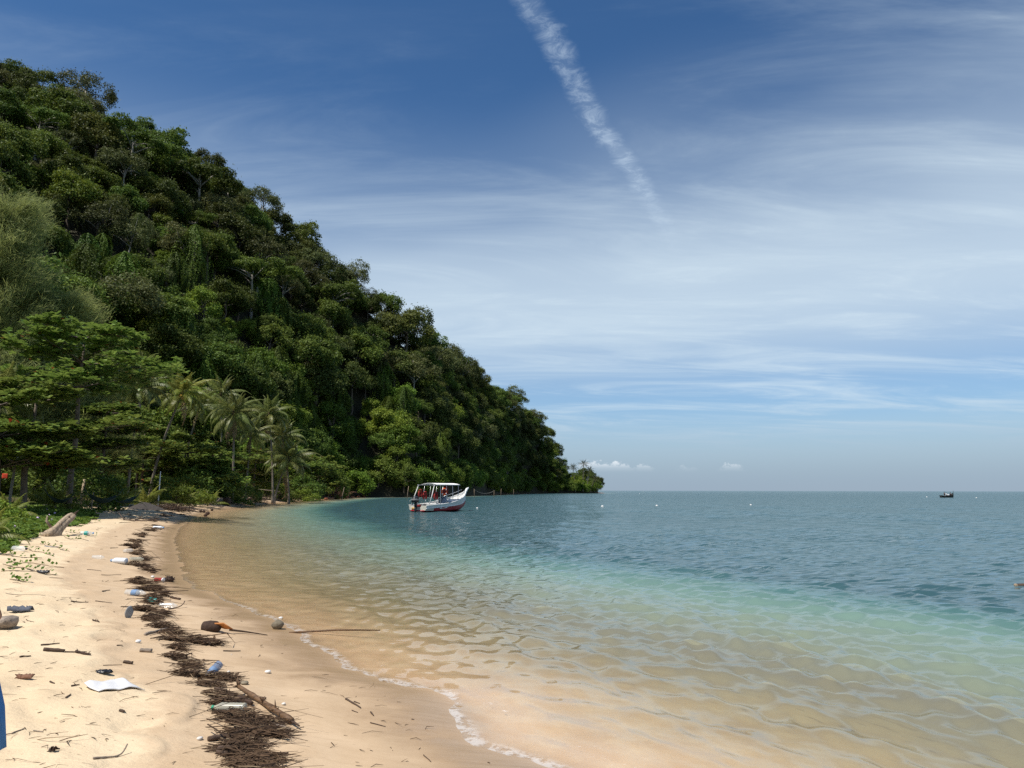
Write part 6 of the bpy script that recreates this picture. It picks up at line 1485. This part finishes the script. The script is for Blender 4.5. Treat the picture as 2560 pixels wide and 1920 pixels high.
def mound():
    p = px_ground(358, 1274); n, k = 14, 22; V = [(0, 0, 0.55)]
    for i in range(1, n):
        r = i / (n - 1)
        for j in range(k): a = j / k * 6.2832; rr = r * 1.15 * (1 + 0.12 * math.sin(a * 3 + 1)); V.append((rr * math.cos(a) * 1.25, rr * math.sin(a), 0.55 * (1 - r) ** 0.8 * (1 + 0.1 * math.sin(a * 5)) - 0.05 * r))
    T = [(0, 1 + j, 1 + (j + 1) % k) for j in range(k)]; Q = [(1 + i * k + j, 1 + (i + 1) * k + j, 1 + (i + 1) * k + (j + 1) % k, 1 + i * k + (j + 1) % k) for i in range(n - 2) for j in range(k)]
    o = obj('sand_mound', mesh_np('sand_mound', V, Q, T, True), M['sandpile'], None, tuple(p)); tag(o, 'dark heap of coarse sand in front of the long grass', 'mound')
    lump('pale_stone', 353, 1261, 0.16, 'pale stone sitting on top of the dark sand heap', 'stone', M['shell'], 33)
mound()
def brush(px, py, w, h, n, label, mat, name='brush_heap', seed=1, rad=0.012):
    g = np.random.default_rng(seed); p = px_ground(px, py); mb = MB()
    for k in range(n):
        s = np.array([g.normal(0, w * 0.3), g.normal(0, w * 0.2), g.uniform(0, h * 0.5)]); e = unit(np.array([g.normal(), g.normal() * 0.5, abs(g.normal()) * 0.35])); L = g.uniform(0.2, 0.55) * w; mb.tube([s, s + e * L * 0.5 + np.array([0, 0, h * 0.15]), s + e * L - np.array([0, 0, min(s[2], 0.1)])], [rad, rad * 0.8, rad * 0.3], 4, False)
    o = obj(name, mb.mesh(name), mat, None, tuple(p)); tag(o, label, 'brush', 'heaps of dead brush on the beach')
brush(420, 1276, 2.0, 0.6, 130, 'dark dead brush heap on the sand below the bright shrubs', M['wood_dark'], seed=2, rad=0.022)
brush(455, 1281, 1.6, 0.45, 100, 'dead brush heap just above the far end of the strand line', M['wood_dark'], seed=3, rad=0.02)
brush(505, 1264, 1.8, 0.9, 90, 'grey tangle of dead fronds left of the fallen palm trunk', M['wood_grey'], seed=4, rad=0.025)
brush(835, 1243, 4.5, 2.2, 240, 'large brown heap of dead branches at the foot of the hill', simple('dead_twigs', (0.16, 0.085, 0.055), 0.9, 0.4), seed=5, rad=0.05)
brush(880, 1241, 4.0, 2.0, 180, 'greyish heap of dead branches above the red soil', simple('grey_twigs', (0.15, 0.11, 0.10), 0.9, 0.4), seed=6, rad=0.05)
brush(640, 1252, 3.5, 0.5, 150, 'scattered dead branches below the rightmost coconut palms', M['wood_dark'], seed=7, rad=0.03)
brush(715, 1249, 4.0, 0.5, 150, 'dead branches along the waterline right of the leaning palm', M['wood_dark'], seed=8, rad=0.035)
brush(590, 1256, 2.5, 0.4, 120, 'dead branches on the sand right of the fallen palm trunk', M['wood_dark'], seed=9, rad=0.025)
def bare_branch():
    p = px_ground(335, 1305); g = np.random.default_rng(4); mb = MB(); q = px_ground(372, 1315) - p; P = np.array([(-1.0, 0.3, 0.45), (-0.6, 0.1, 0.12), (0, 0, 0.06), (0.7, -0.1, 0.08), (1.5, -0.3, 0.10)])
    mb.tube(P, [0.018, 0.028, 0.032, 0.026, 0.015], 6)
    for s, e in ((P[2], (0.5, 0.25, 0.65)), (P[2], (0.2, 0.4, 0.5)), (P[3], (1.2, 0.2, 0.55)), (P[3], (1.5, 0.35, 0.35)), (P[1], (-0.5, -0.3, 0.4))): e = np.array(e); mb.tube([s, (s + e) / 2 + np.array([0.12, 0, -0.05]), e], [0.018, 0.013, 0.005], 5)
    o = obj('bare_branch', mb.mesh('bare_branch'), M['wood_dark'], None, tuple(p)); tag(o, 'forked bare branch lying on the pale sand in front of the trees', 'branch')
bare_branch()
o = stick(895, 1240, 945, 1243, 0.16, WG, 'bleached driftwood limb arching over the water below the hill', 'driftwood_limb', 'driftwood', bend=0.10, n=9); o['group'] = ''
del o['group']
C5 = lambda x, y: (380 + x / 5.267, 1140 + y / 5.267)
for i, (x, y, lab) in enumerate(((640, 744, 'leftmost of the fallen coconuts near the far waterline'), (682, 748, 'second fallen coconut from the left near the far waterline'), (731, 776, 'largest fallen coconut closest to the water'), (705, 799, 'fallen coconut nearest to the viewer on the far sand'), (790, 724, 'rightmost fallen coconut below the fallen palm trunk'))):
    lump('fallen_coconut', *C5(x, y), 0.16 if i == 2 else 0.13, lab, 'coconut', M['husk'], 60 + i, (1.1, 1, 0.95), 'fallen coconuts on the far beach')
for i, (px, py, r) in enumerate(((865, 1246, 0.5), (880, 1245.5, 0.6), (896, 1245, 0.5), (842, 1248, 0.4), (910, 1244, 0.45), (815, 1249.5, 0.4), (1385, 1234.4, 1.6), (1376, 1234.6, 1.2))):
    w = ('first', 'second', 'third', 'fourth', 'fifth', 'sixth')
    lab = f'{w[i]} red rock along the soil bank at the foot of the hill' if i < 6 else ('larger red rock' if i == 6 else 'smaller red rock') + ' at the waterline of the headland'
    lump('red_rock', px, py, r, lab, 'rock', M['stone_red'], 70 + i, (1.5, 1, 0.6), 'red rocks at the waterline')

# ------------------------------------------------------------------ strand line and litter (uncountable)
def twigs(name, label, cat, P, L, rad, yaw, g, lift):
    n = len(P); d = np.stack([np.cos(yaw), np.sin(yaw), g.normal(0, 0.12, n)], 1); d = unit(d); side = unit(np.cross(d, [0, 0, 1.0])); up = np.cross(side, d)
    bend = g.normal(0, 0.13, n)[:, None] * L[:, None]
    A, B, C = P - d * L[:, None] * 0.5, P + side * bend + up * np.abs(bend) * 0.5, P + d * L[:, None] * 0.5
    V = []
    for Q_, f in ((A, 0.7), (B, 1.0), (C, 0.35)):
        for k in range(3):
            a = k * 2.0944; V.append(Q_ + (side * math.cos(a) + up * math.sin(a)) * (rad * f)[:, None])
    V = np.stack(V, 1).reshape(-1, 3); i = np.arange(n)[:, None] * 9
    q = np.concatenate([i + np.array([[s * 3 + k, s * 3 + (k + 1) % 3, (s + 1) * 3 + (k + 1) % 3, (s + 1) * 3 + k]]) for s in (0, 1) for k in range(3)], 1).reshape(-1, 4)
    me = mesh_np(name, V, q, attrs={'tint': ('FACE', np.repeat(np.clip(g.normal(0.45, 0.30, n), 0, 1), 6))}); o = obj(name, me, M['twig']); tag(o, label, cat, kind='stuff'); return o
def wrack():
    g = np.random.default_rng(201)
    W = [(470, 1276, 18, 60), (440, 1284, 26, 90), (415, 1292, 26, 110), (395, 1304, 24, 110), (380, 1316, 24, 120), (370, 1327, 24, 130), (352, 1342, 22, 130), (345, 1355, 24, 140), (345, 1368, 22, 140), (350, 1384, 26, 160), (360, 1400, 30, 170), (372, 1415, 32, 170), (375, 1430, 20, 110), (352, 1456, 34, 200), (378, 1466, 42, 260), (385, 1480, 36, 260), (392, 1494, 40, 260), (384, 1510, 40, 280), (378, 1526, 44, 300), (390, 1540, 34, 240), (395, 1554, 38, 260), (412, 1570, 40, 260), (440, 1586, 36, 260), (430, 1600, 30, 180), (480, 1606, 50, 330), (530, 1612, 36, 240), (450, 1626, 28, 200), (448, 1644, 24, 170), (458, 1660, 20, 130), (482, 1668, 24, 200), (470, 1690, 30, 160), (545, 1698, 34, 300), (560, 1705, 22, 150), (520, 1716, 32, 170), (560, 1745, 34, 260), (572, 1762, 30, 240), (590, 1785, 34, 220), (600, 1802, 40, 330), (625, 1815, 46, 380), (650, 1838, 50, 420), (610, 1858, 34, 180), (600, 1880, 44, 260), (640, 1893, 52, 420), (655, 1905, 50, 380), (620, 1916, 50, 300), (650, 1935, 50, 300)]
    P, L, Rd, Y = [], [], [], []
    for px, py, hw, n in W:
        px += g.normal(0, 4); hw *= g.uniform(0.8, 1.3)
        for sub in range(3):                                      # each drift is a few overlapping windrows
            c = px_ground(px + g.normal(0, hw * 0.35), py + g.normal(0, 3)); e = px_ground(px + hw, py); c0 = px_ground(px, py); w = abs(e[0] - c0[0]) * g.uniform(0.45, 1.0); D = c[1]; m = int(n * g.uniform(0.10, 0.34))
            u = g.normal(0, 0.5, m); x = c[0] + u * w; dep = w * 0.13 * np.clip(1 - (u / 1.5) ** 2, 0.08, 1); y = c[1] + g.normal(0, 0.6, m) * dep + u * w * g.normal(0, 0.12)
            z = ground(x, y) + np.abs(g.normal(0, 0.020, m)) * np.clip(1 - (u / 1.2) ** 2, 0.05, 1) * min(2.2, D / 7) + 0.003
            s = min(2.4, max(1, D / 8)); yaw = g.normal(0.05, 0.25)
            P.append(np.stack([x, y, z], 1)); L.append(g.lognormal(-2.0, 0.6, m) * s ** 0.7); Rd.append(g.lognormal(-5.75, 0.45, m) * s); Y.append(g.normal(yaw, 0.5, m))
    STRAND = [None]; STRAND[0] = twigs('strand_line', 'dark strand line of tangled twigs, roots and seagrass winding down the beach', 'beach wrack', np.vstack(P), np.concatenate(L), np.concatenate(Rd), np.concatenate(Y), g, 0)
    FP = np.vstack(P); k = g.choice(len(FP), 420, replace=False); FP = FP[k] + np.stack([g.normal(0, 0.05, 420), g.normal(0, 0.04, 420), np.full(420, 0.012)], 1)
    sz = np.clip(FP[:, 1] / 8, 1, 2.2); fn = unit(np.array([0, -0.2, 1.0]) + g.normal(size=(420, 3)) * 0.45)
    fv, fq, ft = leaf_cards(FP, fn, 0.075 * sz, 0.035 * sz, g, g.uniform(0, 0.75, 420), 0.15)
    fo = obj('leaf_flakes', mesh_np('leaf_flakes', fv, fq, attrs={'tint': ('FACE', ft)}), M['twig'], STRAND[0]); fo['kind'] = 'stuff'
    # loose litter over the sand
    n = 9000; r = np.exp(g.uniform(math.log(3.2), math.log(62), n)); az = g.uniform(R(-44), R(10), n); x, y = r * np.sin(az), r * np.cos(az); s = inland(x, y); pr = np.where(s > 2.6, 0.42, 0.20) * (s > 0.35) * (s < 14) * (0.35 + 0.65 * (smoothnoise(x, y, 1.8, 55) > 0.1)); k = g.uniform(size=n) < pr; x, y, r = x[k], y[k], r[k]; m = len(x); sc = np.clip(r / 8, 1, 4)
    twigs('sand_litter', 'small twigs and bark crumbs littering the sand', 'litter', np.stack([x, y, ground(x, y) + 0.003], 1), g.lognormal(-2.75, 0.65, m) * sc ** 0.6, g.uniform(0.0012, 0.0034, m) * sc, g.normal(0.0, 0.9, m), g, 0)
    # bark and leaf rubbish on the far beach under the trees
    n = 9000; x = g.uniform(-52, -12, n); y = g.uniform(34, 175, n); s = inland(x, y); k = (s > 0.4) & (s < 12) & (g.uniform(size=n) < 0.75) & (smoothnoise(x, y, 5, 66) > -0.35); x, y = x[k], y[k]; m = len(x); sc = np.clip(y / 40, 1, 3.5)
    twigs('beach_rubbish', 'brown branches and bark strewn along the far beach', 'litter', np.stack([x, y, ground(x, y) + 0.02], 1), g.uniform(0.15, 0.9, m), g.uniform(0.008, 0.022, m) * sc ** 0.7, g.normal(0.0, 0.8, m), g, 0)
wrack()
